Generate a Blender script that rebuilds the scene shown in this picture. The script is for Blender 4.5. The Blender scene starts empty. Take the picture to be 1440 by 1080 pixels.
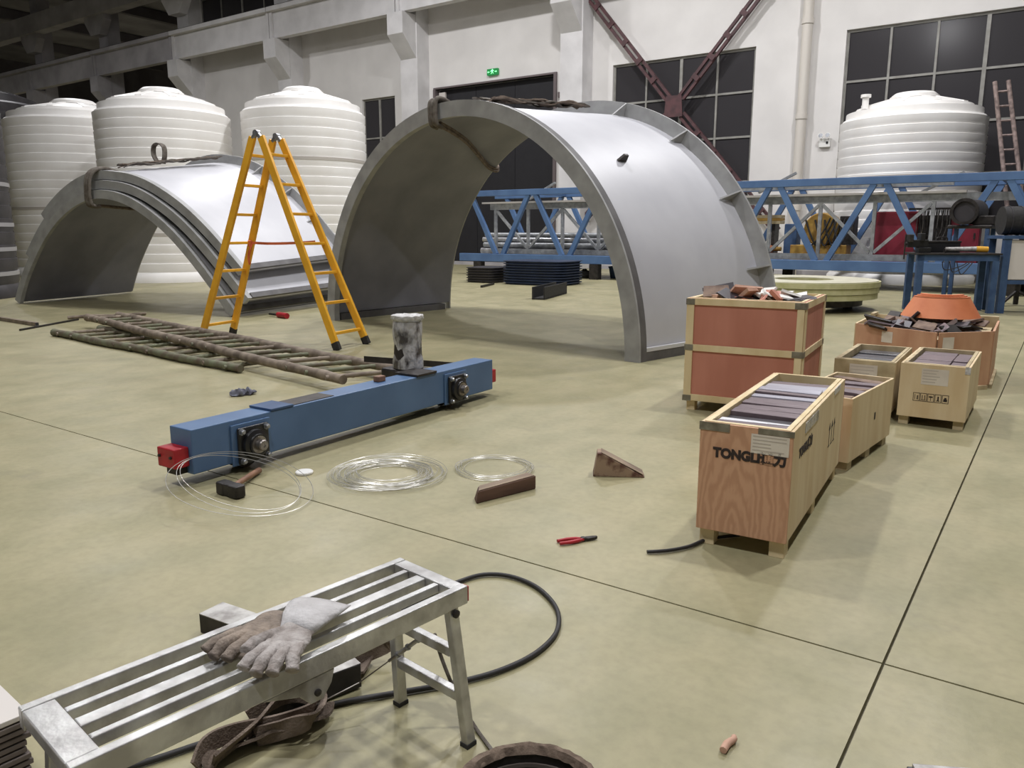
import bpy, bmesh, math, random
from mathutils import Vector, Matrix, noise
random.seed(7)
R = math.radians
S = bpy.context.scene
COL = S.collection

# ------------------------------------------------------------------ camera
FPX, PITCH, YAW, CAMH = 1105.0, math.atan(215 / 1105.0), R(35.0), 1.5
cd = bpy.data.cameras.new('camera'); cam = bpy.data.objects.new('camera', cd); COL.objects.link(cam)
cd.sensor_fit = 'HORIZONTAL'; cd.sensor_width = 36.0; cd.lens = FPX / 1440 * 36.0
cd.clip_start = 0.05; cd.clip_end = 300
cam.location = (0, 0, CAMH)
cam.rotation_euler = (R(90) - PITCH, 0, YAW)
S.camera = cam

# ------------------------------------------------------------------ world, lights, exposure
S.view_settings.view_transform = 'Standard'; S.view_settings.look = 'None'
S.view_settings.gamma = 1.0; S.view_settings.exposure = 0.05; S.view_settings.use_curve_mapping = False
w = bpy.data.worlds.new('world'); S.world = w; w.use_nodes = True
w.node_tree.nodes['Background'].inputs[0].default_value = (0.97, 0.97, 1.0, 1)
w.node_tree.nodes['Background'].inputs[1].default_value = 0.10
LAMPS = [(-3, 20, 1100), (-13, 20, 1100), (-23, 20, 750), (1, 9, 900), (-9, 9, 850), (-18, 9, 600),
         (2, -3, 850), (-8, -3, 700), (-36, 18, 600), (-52, 14, 500), (-60, 36, 1300)]  # left-bay lamps ending this list are unseen fill, added to lift dark beams
for i, (lx, ly, p) in enumerate(LAMPS):
    ld = bpy.data.lights.new('high_bay_and_fill_lamp', 'AREA'); ld.shape = 'DISK'; ld.size = 0.8; ld.energy = p
    ld.color = (0.985, 0.98, 1.0)
    lo = bpy.data.objects.new('high_bay_and_fill_lamp', ld); COL.objects.link(lo); lo.location = (lx, ly, 14.2)

# ------------------------------------------------------------------ pixel -> ground helper (places things on a height plane)
_f = Vector((-math.sin(YAW) * math.cos(PITCH), math.cos(YAW) * math.cos(PITCH), -math.sin(PITCH)))
_r = Vector((math.cos(YAW), math.sin(YAW), 0)); _u = _r.cross(_f)
def G(x, y, z=0.0):
    d = _f * FPX + _r * (x - 720) + _u * (540 - y)
    t = (z - CAMH) / d.z
    return Vector((d.x * t, d.y * t, z))

# ------------------------------------------------------------------ materials
def lin(c):
    return tuple(((v / 255) / 12.92 if v / 255 <= 0.04045 else (((v / 255) + 0.055) / 1.055) ** 2.4) for v in c)
MATS = {}
def mat(name, c, rough=0.6, metal=0.0, c2=None, scale=6.0, stretch=(1, 1, 1), bump=0.0, detail=4.0, emit=0.0, lo=0.35, hi=0.65, bscale=None, spec=0.5, world=False):
    m = bpy.data.materials.new(name); m.use_nodes = True
    nt = m.node_tree; b = nt.nodes['Principled BSDF']
    b.inputs['Roughness'].default_value = rough; b.inputs['Metallic'].default_value = metal
    b.inputs['Specular IOR Level'].default_value = spec
    a = lin(c); b.inputs['Base Color'].default_value = (*a, 1)
    if emit:
        b.inputs['Emission Color'].default_value = (*a, 1); b.inputs['Emission Strength'].default_value = emit
    if c2 is not None or bump:
        if world:
            tc = nt.nodes.new('ShaderNodeNewGeometry'); out = tc.outputs['Position']
        else:
            tc = nt.nodes.new('ShaderNodeTexCoord'); out = tc.outputs['Object']
        mp = nt.nodes.new('ShaderNodeMapping'); mp.inputs['Scale'].default_value = stretch
        nt.links.new(out, mp.inputs['Vector'])
        nz = nt.nodes.new('ShaderNodeTexNoise'); nz.inputs['Scale'].default_value = scale; nz.inputs['Detail'].default_value = detail
        nt.links.new(mp.outputs[0], nz.inputs['Vector'])
        if c2 is not None:
            cr = nt.nodes.new('ShaderNodeValToRGB'); e = cr.color_ramp.elements
            e[0].position = lo; e[0].color = (*a, 1); e[1].position = hi; e[1].color = (*lin(c2), 1)
            nt.links.new(nz.outputs['Fac'], cr.inputs['Fac']); nt.links.new(cr.outputs['Color'], b.inputs['Base Color'])
        if bump:
            src = nz
            if bscale:
                src = nt.nodes.new('ShaderNodeTexNoise'); src.inputs['Scale'].default_value = bscale
                nt.links.new(mp.outputs[0], src.inputs['Vector'])
            bp = nt.nodes.new('ShaderNodeBump'); bp.inputs['Strength'].default_value = bump; bp.inputs['Distance'].default_value = 0.02
            nt.links.new(src.outputs['Fac'], bp.inputs['Height']); nt.links.new(bp.outputs[0], b.inputs['Normal'])
    MATS[name] = m
    return m

def floor_material():
    m = bpy.data.materials.new('floor_concrete'); m.use_nodes = True; nt = m.node_tree; b = nt.nodes['Principled BSDF']
    g = nt.nodes.new('ShaderNodeNewGeometry')
    def nz(sc, det, st=(1, 1, 1), rough=0.55):
        mp = nt.nodes.new('ShaderNodeMapping'); mp.inputs['Scale'].default_value = st
        nt.links.new(g.outputs['Position'], mp.inputs['Vector'])
        n = nt.nodes.new('ShaderNodeTexNoise'); n.inputs['Scale'].default_value = sc; n.inputs['Detail'].default_value = det
        n.inputs['Roughness'].default_value = rough
        nt.links.new(mp.outputs[0], n.inputs['Vector']); return n
    def ramp(n, p0, c0, p1, c1):
        r = nt.nodes.new('ShaderNodeValToRGB'); e = r.color_ramp.elements
        e[0].position = p0; e[0].color = (*c0, 1); e[1].position = p1; e[1].color = (*c1, 1)
        nt.links.new(n.outputs['Fac'], r.inputs['Fac']); return r
    def mixc(a, bb, fac, mode='MIX'):
        x = nt.nodes.new('ShaderNodeMix'); x.data_type = 'RGBA'; x.blend_type = mode
        if isinstance(fac, float): x.inputs[0].default_value = fac
        else: nt.links.new(fac, x.inputs[0])
        nt.links.new(a, x.inputs[6]); nt.links.new(bb, x.inputs[7]); return x.outputs[2]
    r1 = ramp(nz(0.8, 5), 0.35, lin((147, 140, 107)), 0.65, lin((165, 157, 124)))
    r2 = ramp(nz(3.5, 6, (1, .6, 1)), 0.38, lin((133, 132, 101)), 0.62, lin((169, 160, 127)))
    c = mixc(r1.outputs[0], r2.outputs[0], 0.32)
    r3 = ramp(nz(22, 4), 0.3, (.80, .80, .80), 0.6, (1, 1, 1))
    c = mixc(c, r3.outputs[0], 0.55, 'MULTIPLY')
    st = ramp(nz(1.6, 8, (1, 1.3, 1), .7), 0.60, (0, 0, 0), 0.78, (.45, .45, .45))
    dk = nt.nodes.new('ShaderNodeRGB'); dk.outputs[0].default_value = (*lin((112, 110, 98)), 1)
    c = mixc(c, dk.outputs[0], st.outputs[0])
    nt.links.new(c, b.inputs['Base Color'])
    rr = ramp(nz(2.2, 5), 0.3, (.34,) * 3, 0.7, (.52,) * 3); nt.links.new(rr.outputs[0], b.inputs['Roughness'])
    bp = nt.nodes.new('ShaderNodeBump'); bp.inputs['Strength'].default_value = 0.06; bp.inputs['Distance'].default_value = 0.01
    nt.links.new(nz(30, 3).outputs['Fac'], bp.inputs['Height']); nt.links.new(bp.outputs[0], b.inputs['Normal'])
    b.inputs['Specular IOR Level'].default_value = 0.4
    MATS['floor'] = m
floor_material()
mat('joint', (96, 92, 80), .9, c2=(120, 114, 96), scale=40)
mat('plaster', (222, 219, 216), .85, c2=(212, 209, 206), scale=.7, bump=.03, bscale=20, world=True)
mat('concrete_white', (214, 212, 212), .85, c2=(198, 196, 196), scale=1.2, world=True)
mat('concrete_grey', (176, 173, 176), .9, c2=(152, 149, 152), scale=.8, world=True)
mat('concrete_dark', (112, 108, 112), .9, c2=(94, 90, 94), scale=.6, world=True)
mat('ceiling', (150, 148, 150), .9, c2=(120, 118, 120), scale=.5, world=True)  # darker grey puts the upper-left shade into the ceiling colour
mat('night_glass', (58, 56, 58), .16, spec=.3)
mat('window_frame', (150, 148, 142), .5, c2=(128, 126, 120), scale=3)
mat('door_dark', (26, 25, 30), .7, c2=(21, 20, 25), scale=3)
mat('door_frame', (110, 100, 100), .5, .3)
mat('brace', (88, 56, 58), .6, c2=(68, 46, 48), scale=5, bump=.05)
mat('pipe_pvc', (205, 199, 190), .5)
mat('lamp_white', (225, 224, 220), .4)
mat('sign_green', (22, 120, 60), .4, emit=.5)
mat('sign_light', (150, 255, 180), .4, emit=1.2)
mat('poly_white', (243, 241, 238), .42, c2=(235, 232, 228), scale=1.2, stretch=(1, 1, .6))
mat('poly_strap', (176, 170, 162), .6)  # greyish straps round the white tanks
mat('poly_black', (44, 42, 45), .5, c2=(58, 55, 58), scale=3)
mat('poly_stripe', (150, 148, 148), .5)
mat('skin', (192, 192, 196), .45, c2=(180, 180, 185), scale=1.1, bump=.02, bscale=8)
mat('skin_rim', (162, 162, 161), .55, c2=(142, 142, 141), scale=4, bump=.03)
mat('inner_shade_grey', (134, 134, 142), .7, c2=(118, 118, 126), scale=1.2)  # shade inside the shells, put into the grey of an added liner
mat('rim_dark', (100, 98, 98), .6, c2=(82, 80, 80), scale=4)
mat('rim_lip', (196, 196, 198), .5)
mat('sling', (112, 106, 98), .9, c2=(84, 76, 68), scale=14, bump=.3, bscale=120)
mat('sling_brown', (126, 112, 100), .92, c2=(94, 81, 70), scale=12, bump=.35, bscale=140)
mat('yellow', (238, 178, 48), .42, c2=(224, 162, 38), scale=5)
mat('steel_zinc', (168, 170, 174), .35, .75, c2=(130, 132, 136), scale=14)
mat('rubber', (34, 33, 34), .75, c2=(48, 46, 45), scale=20)
mat('orange_strap', (214, 110, 66), .8)
mat('bamboo', (140, 127, 112), .75, c2=(96, 84, 72), scale=7, stretch=(1, 1, 1), bump=.15)
mat('bamboo_green', (112, 116, 92), .75, c2=(92, 80, 66), scale=8, bump=.15)
mat('blue', (72, 100, 136), .42, c2=(82, 111, 148), scale=2.5)
mat('blue_truss', (84, 114, 154), .5, c2=(72, 100, 140), scale=2.0)
mat('blue_dark', (46, 70, 106), .6, c2=(60, 86, 120), scale=6)
mat('red', (176, 30, 42), .45, c2=(150, 24, 36), scale=9)
mat('red_deep', (126, 26, 46), .5, c2=(108, 22, 40), scale=2)
mat('bearing_black', (26, 26, 28), .38)
mat('steel', (150, 146, 142), .35, .9, c2=(112, 106, 102), scale=20)
mat('steel_dark', (64, 60, 58), .5, .5, c2=(44, 41, 40), scale=12)
mat('wrap', (178, 176, 174), .22, c2=(66, 62, 60), scale=11, stretch=(1, 1, .5), bump=.8, bscale=34, lo=.46, hi=.62)
mat('wrap_white', (214, 212, 210), .35, c2=(170, 168, 166), scale=30, bump=.7)
mat('wood_handle', (150, 112, 88), .6, c2=(110, 80, 62), scale=6, stretch=(1, 1, .2))
mat('wood_dark', (104, 78, 66), .75, c2=(76, 54, 46), scale=6, stretch=(.3, 2, 2), bump=.2)
mat('wood_grey', (150, 132, 112), .8, c2=(112, 96, 82), scale=7, stretch=(.3, 2, 2), bump=.2)
mat('wedge_face', (150, 128, 108), .8, c2=(92, 62, 52), scale=8, bump=.2, lo=.45, hi=.55)
mat('plywood_red', (196, 132, 112), .6, c2=(180, 116, 96), scale=4, stretch=(1, 1, .25))
mat('plywood', (200, 158, 126), .65, c2=(178, 132, 102), scale=3.5, stretch=(1.6, 1.6, .5), detail=6)
mat('plywood_light', (220, 202, 166), .7, c2=(206, 182, 142), scale=4, stretch=(2, 2, .35))
mat('pine', (226, 208, 168), .7, c2=(208, 186, 142), scale=6, stretch=(1, 1, .4))
mat('pine_dirty', (200, 184, 148), .75, c2=(166, 149, 116), scale=7)
mat('strap_steel', (150, 146, 132), .5, .5, c2=(120, 114, 100), scale=20)
mat('paper', (222, 214, 200), .8, c2=(206, 196, 182), scale=6)
mat('print', (186, 176, 164), .9)
mat('ink', (40, 34, 32), .9, c2=(62, 50, 44), scale=30)
mat('plate_mauve', (126, 112, 116), .45, .25, c2=(104, 90, 94), scale=8, stretch=(1, 6, 1))
mat('plate_dark', (58, 54, 58), .4, .3, c2=(74, 70, 76), scale=8)
mat('plate_light', (188, 186, 196), .35, .3, c2=(166, 164, 176), scale=6, stretch=(.5, 8, 1))
mat('plate_white', (226, 226, 230), .4)
mat('film', (112, 112, 118), .25, c2=(44, 44, 48), scale=7)
mat('scrap_brown', (138, 116, 100), .75, c2=(98, 78, 68), scale=12)
mat('scrap_pink', (196, 158, 136), .75, c2=(176, 134, 112), scale=9)
mat('scrap_white', (222, 220, 214), .6)
mat('orange', (214, 132, 88), .6, c2=(198, 114, 72), scale=4)
mat('ring_green', (172, 170, 122), .5, c2=(192, 188, 148), scale=5)
mat('ring_top', (200, 196, 176), .55, c2=(182, 178, 158), scale=4)
mat('galvanised', (176, 178, 180), .4, .45, c2=(146, 148, 150), scale=9)
mat('pipe_steel', (196, 196, 198), .28, .7, c2=(150, 150, 152), scale=5)
mat('tray_blue', (34, 44, 66), .45, c2=(44, 56, 82), scale=4)
mat('mustard', (176, 140, 62), .6, c2=(150, 112, 52), scale=6)
mat('panel_white', (206, 200, 194), .55)
mat('alu', (206, 206, 204), .36, .6, c2=(164, 162, 160), scale=11, stretch=(1, 1, 1), bump=.06, bscale=60)
mat('alu_rough', (188, 186, 182), .5, .5, c2=(140, 136, 132), scale=18)
mat('hide_grey', (196, 194, 194), .9, c2=(180, 177, 176), scale=12, bump=.3, bscale=60)
mat('hide_worn', (176, 170, 166), .92, c2=(132, 123, 117), scale=16, bump=.4, bscale=70)
mat('hide_brown', (152, 138, 124), .92, c2=(104, 94, 86), scale=14, bump=.4, bscale=70)
mat('cable', (40, 38, 38), .6)
mat('wire', (206, 204, 198), .35, .6)
mat('cardboard_brown', (116, 106, 100), .85, c2=(92, 83, 78), scale=8)
mat('rag', (120, 122, 134), .9, c2=(70, 68, 78), scale=18)
mat('felt', (120, 104, 90), .95, c2=(92, 78, 66), scale=40, bump=.4)
mat('wood_ladder', (150, 132, 126), .8, c2=(98, 84, 80), scale=9)
mat('tool_yellow', (214, 160, 50), .5)

def flame_plywood(name, c1, c2):
    m = mat(name, c1, .62); nt = m.node_tree; b = nt.nodes['Principled BSDF']
    tc = nt.nodes.new('ShaderNodeTexCoord'); mp = nt.nodes.new('ShaderNodeMapping'); mp.inputs['Scale'].default_value = (2.6, 2.6, .8); mp.inputs['Location'].default_value = (-.45, .2, -.1)
    wv = nt.nodes.new('ShaderNodeTexWave'); wv.wave_type = 'RINGS'; wv.rings_direction = 'Y'; wv.inputs['Scale'].default_value = 4.0; wv.inputs['Distortion'].default_value = 9.0; wv.inputs['Detail'].default_value = 3.0; wv.inputs['Detail Scale'].default_value = 1.6
    cr = nt.nodes.new('ShaderNodeValToRGB'); e = cr.color_ramp.elements; e[0].position = .1; e[0].color = (*lin(c1), 1); e[1].position = .95; e[1].color = (*lin(c2), 1)
    nt.links.new(tc.outputs['Object'], mp.inputs[0]); nt.links.new(mp.outputs[0], wv.inputs['Vector']); nt.links.new(wv.outputs['Fac'], cr.inputs['Fac']); nt.links.new(cr.outputs[0], b.inputs['Base Color'])
flame_plywood('plywood_flame', (202, 158, 126), (187, 142, 111))

# ------------------------------------------------------------------ mesh builder
class MB:
    def __init__(s): s.v = []; s.f = []
    def add(s, vs, fs):
        o = len(s.v); s.v += [tuple(v) for v in vs]; s.f += [tuple(i + o for i in f) for f in fs]; return s
    def box(s, x0, x1, y0, y1, z0, z1):
        return s.add([(x0, y0, z0), (x1, y0, z0), (x1, y1, z0), (x0, y1, z0), (x0, y0, z1), (x1, y0, z1), (x1, y1, z1), (x0, y1, z1)],
                     [(3, 2, 1, 0), (4, 5, 6, 7), (0, 1, 5, 4), (1, 2, 6, 5), (2, 3, 7, 6), (3, 0, 4, 7)])
    def hexa(s, q):  # eight corners, bottom four then top four
        return s.add(q, [(3, 2, 1, 0), (4, 5, 6, 7), (0, 1, 5, 4), (1, 2, 6, 5), (2, 3, 7, 6), (3, 0, 4, 7)])
    def bar(s, p0, p1, wd, ht, up=(0, 0, 1)):
        p0 = Vector(p0); p1 = Vector(p1); d = (p1 - p0).normalized(); u = Vector(up)
        sd = d.cross(u)
        if sd.length < 1e-4: sd = d.cross(Vector((1, 0, 0)))
        sd.normalize(); u = sd.cross(d).normalized()
        a = sd * wd / 2; b = u * ht / 2
        return s.hexa([p0 - a - b, p0 + a - b, p1 + a - b, p1 - a - b, p0 - a + b, p0 + a + b, p1 + a + b, p1 - a + b])
    def tube(s, path, r, n=8, closed=False, caps=True):
        P = [Vector(p) for p in path]; k = len(P); rs = r if isinstance(r, (list, tuple)) else [r] * k
        vs = []; prev = None
        for i in range(k):
            a = P[(i - 1) % k] if (closed or i > 0) else P[i]; b = P[(i + 1) % k] if (closed or i < k - 1) else P[i]
            d = (b - a)
            d = d.normalized() if d.length > 1e-9 else Vector((0, 0, 1))
            if prev is None:
                u = d.cross(Vector((0, 0, 1)))
                if u.length < 1e-3: u = d.cross(Vector((1, 0, 0)))
            else:
                u = prev - d * prev.dot(d)
                if u.length < 1e-6: u = d.cross(Vector((0, 0, 1)))
            u.normalize(); prev = u; w_ = d.cross(u)
            for j in range(n):
                t = 2 * math.pi * j / n; vs.append(P[i] + (u * math.cos(t) + w_ * math.sin(t)) * rs[i])
        fs = []
        for i in range(k if closed else k - 1):
            for j in range(n):
                a = i * n + j; b = i * n + (j + 1) % n; c = ((i + 1) % k) * n + (j + 1) % n; d = ((i + 1) % k) * n + j
                fs.append((a, b, c, d))
        if caps and not closed:
            fs.append(tuple(range(n - 1, -1, -1))); fs.append(tuple((k - 1) * n + j for j in range(n)))
        return s.add(vs, fs)
    def lathe(s, prof, n=32, a0=0.0, a1=2 * math.pi, c=(0, 0, 0), cap=True):
        full = abs(a1 - a0 - 2 * math.pi) < 1e-6; m = n if full else n + 1; k = len(prof); vs = []
        for j in range(m):
            t = a0 + (a1 - a0) * j / n
            for (r, z) in prof: vs.append((c[0] + r * math.cos(t), c[1] + r * math.sin(t), c[2] + z))
        fs = []
        for j in range(n):
            j2 = (j + 1) % m
            for i in range(k - 1): fs.append((j * k + i, j2 * k + i, j2 * k + i + 1, j * k + i + 1))
        if full and cap:
            if prof[0][0] > 1e-6: fs.append(tuple(j * k for j in range(m - 1, -1, -1)))
            if prof[-1][0] > 1e-6: fs.append(tuple(j * k + k - 1 for j in range(m)))
        return s.add(vs, fs)
    def ring(s, prof, n=48, a0=0.0, a1=2 * math.pi, c=(0, 0, 0)):  # closed cross-section swept round z
        full = abs(a1 - a0 - 2 * math.pi) < 1e-6; m = n if full else n + 1; k = len(prof); vs = []
        for j in range(m):
            t = a0 + (a1 - a0) * j / n
            for (r, z) in prof: vs.append((c[0] + r * math.cos(t), c[1] + r * math.sin(t), c[2] + z))
        fs = []
        for j in range(n):
            j2 = (j + 1) % m
            for i in range(k): fs.append((j * k + i, j2 * k + i, j2 * k + (i + 1) % k, j * k + (i + 1) % k))
        if not full:
            fs.append(tuple(range(k - 1, -1, -1))); fs.append(tuple(n * k + i for i in range(k)))
        return s.add(vs, fs)
    def prism(s, poly, fn, d0, d1):  # poly 2D, fn(a,b,d)->xyz
        k = len(poly); vs = [fn(a, b, d0) for a, b in poly] + [fn(a, b, d1) for a, b in poly]
        fs = [tuple(range(k - 1, -1, -1)), tuple(range(k, 2 * k))] + [(i, (i + 1) % k, k + (i + 1) % k, k + i) for i in range(k)]
        return s.add(vs, fs)
    def ribbon(s, path, wdir, width, th=.006):
        P = [Vector(p) for p in path]; k = len(P); vs = []
        for i in range(k):
            d = (P[min(i + 1, k - 1)] - P[max(i - 1, 0)]).normalized()
            wv = Vector(wdir[i] if isinstance(wdir, list) else wdir); wv = (wv - d * wv.dot(d))
            if wv.length < 1e-5: wv = d.orthogonal()
            wv.normalize(); nn = d.cross(wv)
            a = wv * width / 2; b = nn * th / 2
            vs += [P[i] - a - b, P[i] + a - b, P[i] + a + b, P[i] - a + b]
        fs = [(0, 1, 2, 3), ((k - 1) * 4 + 3, (k - 1) * 4 + 2, (k - 1) * 4 + 1, (k - 1) * 4)]
        for i in range(k - 1):
            for j in range(4): fs.append((i * 4 + j, i * 4 + (j + 1) % 4 if j < 3 else i * 4, (i + 1) * 4 + (j + 1) % 4, (i + 1) * 4 + j))
        return s.add(vs, fs)
    def blob(s, c, r, n=10, m=7, rot=None):
        vs = []; c = Vector(c)
        for i in range(m + 1):
            ph = math.pi * i / m
            for j in range(n):
                th = 2 * math.pi * j / n
                p = Vector((r[0] * math.sin(ph) * math.cos(th), r[1] * math.sin(ph) * math.sin(th), r[2] * math.cos(ph)))
                if rot is not None: p = rot @ p
                vs.append(c + p)
        return s.add(vs, [(i * n + j, (i + 1) * n + j, (i + 1) * n + (j + 1) % n, i * n + (j + 1) % n) for i in range(m) for j in range(n)])
    def build(s, name, m, parent=None, smooth=0, bevel=0, loc=None, rot=None):
        me = bpy.data.meshes.new(name); me.from_pydata(s.v, [], s.f); me.validate(clean_customdata=False)
        bm = bmesh.new(); bm.from_mesh(me); bmesh.ops.recalc_face_normals(bm, faces=bm.faces); bm.to_mesh(me); bm.free()
        me.materials.append(MATS[m])
        if smooth:
            me.polygons.foreach_set('use_smooth', [True] * len(me.polygons)); me.set_sharp_from_angle(angle=R(smooth))
        o = bpy.data.objects.new(name, me); COL.objects.link(o)
        if parent is not None: o.parent = parent
        if loc is not None: o.location = loc
        if rot is not None: o.rotation_euler = rot
        if bevel:
            b = o.modifiers.new('bevel', 'BEVEL'); b.width = bevel; b.segments = 2; b.limit_method = 'ANGLE'; b.angle_limit = R(40)
        return o

ORD = ['first', 'second', 'third', 'fourth', 'fifth', 'sixth', 'seventh', 'eighth', 'ninth', 'tenth', 'eleventh', 'twelfth', 'thirteenth', 'fourteenth']
def tag(o, label=None, cat=None, group=None, kind=None):
    if label: o['label'] = label
    if cat: o['category'] = cat
    if group: o['group'] = group
    if kind: o['kind'] = kind
    return o
def thing(name, label, cat, loc=(0, 0, 0), rz=0.0, group=None):
    o = bpy.data.objects.new(name, None); o.empty_display_size = .1; COL.objects.link(o)
    o.location = loc; o.rotation_euler = (0, 0, rz)
    return tag(o, label, cat, group)
def sempty(name, loc=(0, 0, 0)):
    o = bpy.data.objects.new(name, None); o.empty_display_size = .1; COL.objects.link(o); o.location = loc
    return tag(o, kind='structure')
def child(src, parent, loc=None, rot=None):
    c = src.copy(); COL.objects.link(c); c.parent = parent
    if loc is not None: c.location = loc
    if rot is not None: c.rotation_euler = rot
    return c
def copy_tree(o, parent=None):
    c = o.copy(); COL.objects.link(c); c.parent = parent
    for ch in list(o.children): copy_tree(ch, c)
    return c
def crom(pts, n=8, closed=False):
    P = [Vector(p) for p in pts]; k = len(P); out = []
    for i in range(k if closed else k - 1):
        if closed: p0, p1, p2, p3 = P[(i - 1) % k], P[i], P[(i + 1) % k], P[(i + 2) % k]
        else: p0, p1, p2, p3 = P[max(i - 1, 0)], P[i], P[i + 1], P[min(i + 2, k - 1)]
        for j in range(n):
            t = j / n
            out.append(.5 * ((2 * p1) + (p2 - p0) * t + (2 * p0 - 5 * p1 + 4 * p2 - p3) * t * t + (3 * p1 - p0 - 3 * p2 + p3) * t ** 3))
    if not closed: out.append(P[-1])
    return out
def text_mesh(txt, size, name, m, parent, loc, rot, bold=0.0, sx=1.0):
    cu = bpy.data.curves.new(name, 'FONT'); cu.body = txt; cu.size = size; cu.offset = bold; cu.extrude = 0.0008
    cu.align_x = 'LEFT'
    t = bpy.data.objects.new(name + '_tmp', cu); COL.objects.link(t)
    dg = bpy.context.evaluated_depsgraph_get(); me = bpy.data.meshes.new_from_object(t.evaluated_get(dg))
    bpy.data.objects.remove(t); bpy.data.curves.remove(cu)
    me.materials.clear(); me.materials.append(MATS[m]); me.name = name
    o = bpy.data.objects.new(name, me); COL.objects.link(o); o.parent = parent; o.location = loc; o.rotation_euler = rot; o.scale = (sx, 1, 1)
    return o

# =================================================================== SETTING
fl = tag(MB().box(-80, 14, -14, 48, -.3, -.03).build('floor', 'joint'), kind='structure')
JX, JY, JG = -0.38, 2.83, 0.005
for (x0, x1) in ((-80, JX - JG), (JX + JG, 14)):
    for (y0, y1) in ((-14, JY - JG), (JY + JG, 48)):
        MB().box(x0, x1, y0, y1, -.1, 0).build('floor_slab', 'floor', fl)

def wall_open(x0, x1, z0, z1, y0, y1, ops):
    xs = sorted({x0, x1, *[a for o in ops for a in o[:2]]}); zs = sorted({z0, z1, *[a for o in ops for a in o[2:]]})
    mb = MB()
    for i in range(len(xs) - 1):
        j = 0
        while j < len(zs) - 1:
            def op(jj):
                cx = (xs[i] + xs[i + 1]) / 2; cz = (zs[jj] + zs[jj + 1]) / 2
                return any(o[0] < cx < o[1] and o[2] < cz < o[3] for o in ops)
            if op(j): j += 1; continue
            k = j
            while k + 1 < len(zs) - 1 and not op(k + 1): k += 1
            mb.box(xs[i], xs[i + 1], y0, y1, zs[j], zs[k + 1]); j = k + 1
    return mb
YW = 28.5
DOOR = (-24.1, -17.85, 0, 7.73)
WINS = [(-28.8, -26.65, 4.5, 7.72), (-15.2, -9.65, 1.8, 7.77), (-6.7, 1.28, 1.8, 7.9), (-41.2, -34.0, 12.6, 15.6), (-32.8, -25.6, 12.6, 15.6)]
tag(wall_open(-42.9, 14, 0, 16.6, YW, YW + .35, [DOOR] + WINS).build('wall_back', 'plaster'), kind='structure')
tag(MB().box(-80, -42.9, 44, 44.4, 0, 16.6).build('wall_far', 'concrete_dark'), kind='structure')
tag(MB().box(-80.3, -80, -14, 44.4, 0, 16.6).build('wall_left', 'concrete_dark'), kind='structure')
tag(MB().box(-43.2, -42.9, YW, 44, 0, 16.6).build('wall_bay_side', 'concrete_dark'), kind='structure')
tag(MB().box(-80.3, 14, -14, 48, 16.6, 16.9).build('ceiling', 'ceiling'), kind='structure')
tag(MB().box(-42.9, 14, YW - .02, YW, 0, .15).build('baseboard_back', 'concrete_grey'), kind='structure')

def window(n, op, cols, rows, zlines=None):
    x0, x1, z0, z1 = op; wo = sempty('window_%d' % n, ((x0 + x1) / 2, YW + .1, z0))
    cx = (x0 + x1) / 2; fw_ = .05
    xs = [x0 + (x1 - x0) * i / cols - cx for i in range(cols + 1)]
    zs = zlines or [(z1 - z0) * i / rows for i in range(rows + 1)]
    fr = MB(); a, b = xs[0], xs[-1]; h = z1 - z0
    fr.box(a, a + .08, 0, .1, 0, h).box(b - .08, b, 0, .1, 0, h).box(a + .08, b - .08, 0, .1, 0, .08).box(a + .08, b - .08, 0, .1, h - .08, h)
    fr.build('window_frame', 'window_frame', wo)
    for i, x in enumerate(xs[1:-1]):
        wd = .055 if (i + 1) == cols // 2 else .035
        MB().box(x - wd, x + wd, -.01, .09, .08, h - .08).build('mullion', 'window_frame', wo)
    for z in zs[1:-1]:
        MB().box(a + .08, b - .08, -.005, .08, z - .035, z + .035).build('transom', 'window_frame', wo)
    for i in range(cols):
        for j in range(len(zs) - 1):
            MB().box(xs[i] + .02, xs[i + 1] - .02, .04, .05, zs[j] + .02, zs[j + 1] - .02).build('pane', 'night_glass', wo)
window(1, WINS[0], 2, 2, [0, 1.4, 3.22])
window(2, WINS[1], 4, 4, [0, 1.45, 3.0, 4.52, 5.97])
window(3, WINS[2], 6, 4, [0, 1.45, 3.0, 4.5, 6.1])
window(4, WINS[3], 4, 2); window(5, WINS[4], 4, 2)
d1 = sempty('door_1', (-20.97, YW + .2, 0))
for (a, b) in ((-3.1, -1.05), (-1.03, 1.02), (1.04, 3.1)):
    MB().box(a, b, 0, .06, .03, 7.7).build('door_leaf', 'door_dark', d1)
MB().box(-3.25, -3.125, -.3, .0, 0, 7.73).build('door_jamb', 'door_frame', d1); MB().box(3.125, 3.25, -.3, .0, 0, 7.73).build('door_jamb', 'door_frame', d1)
MB().box(-3.25, 3.25, -.28, 0, 7.73, 7.8).build('door_header', 'door_frame', d1)
MB().box(-3.05, -2.7, -.12, -.02, 6.9, 7.6).build('door_closer', 'panel_white', d1)
for sx in (-1, 1): MB().box(sx * 3.45 - .1, sx * 3.45 + .1, -.34, -.2, 6.8, 7.0).build('guide_bracket', 'door_frame', d1)

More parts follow.
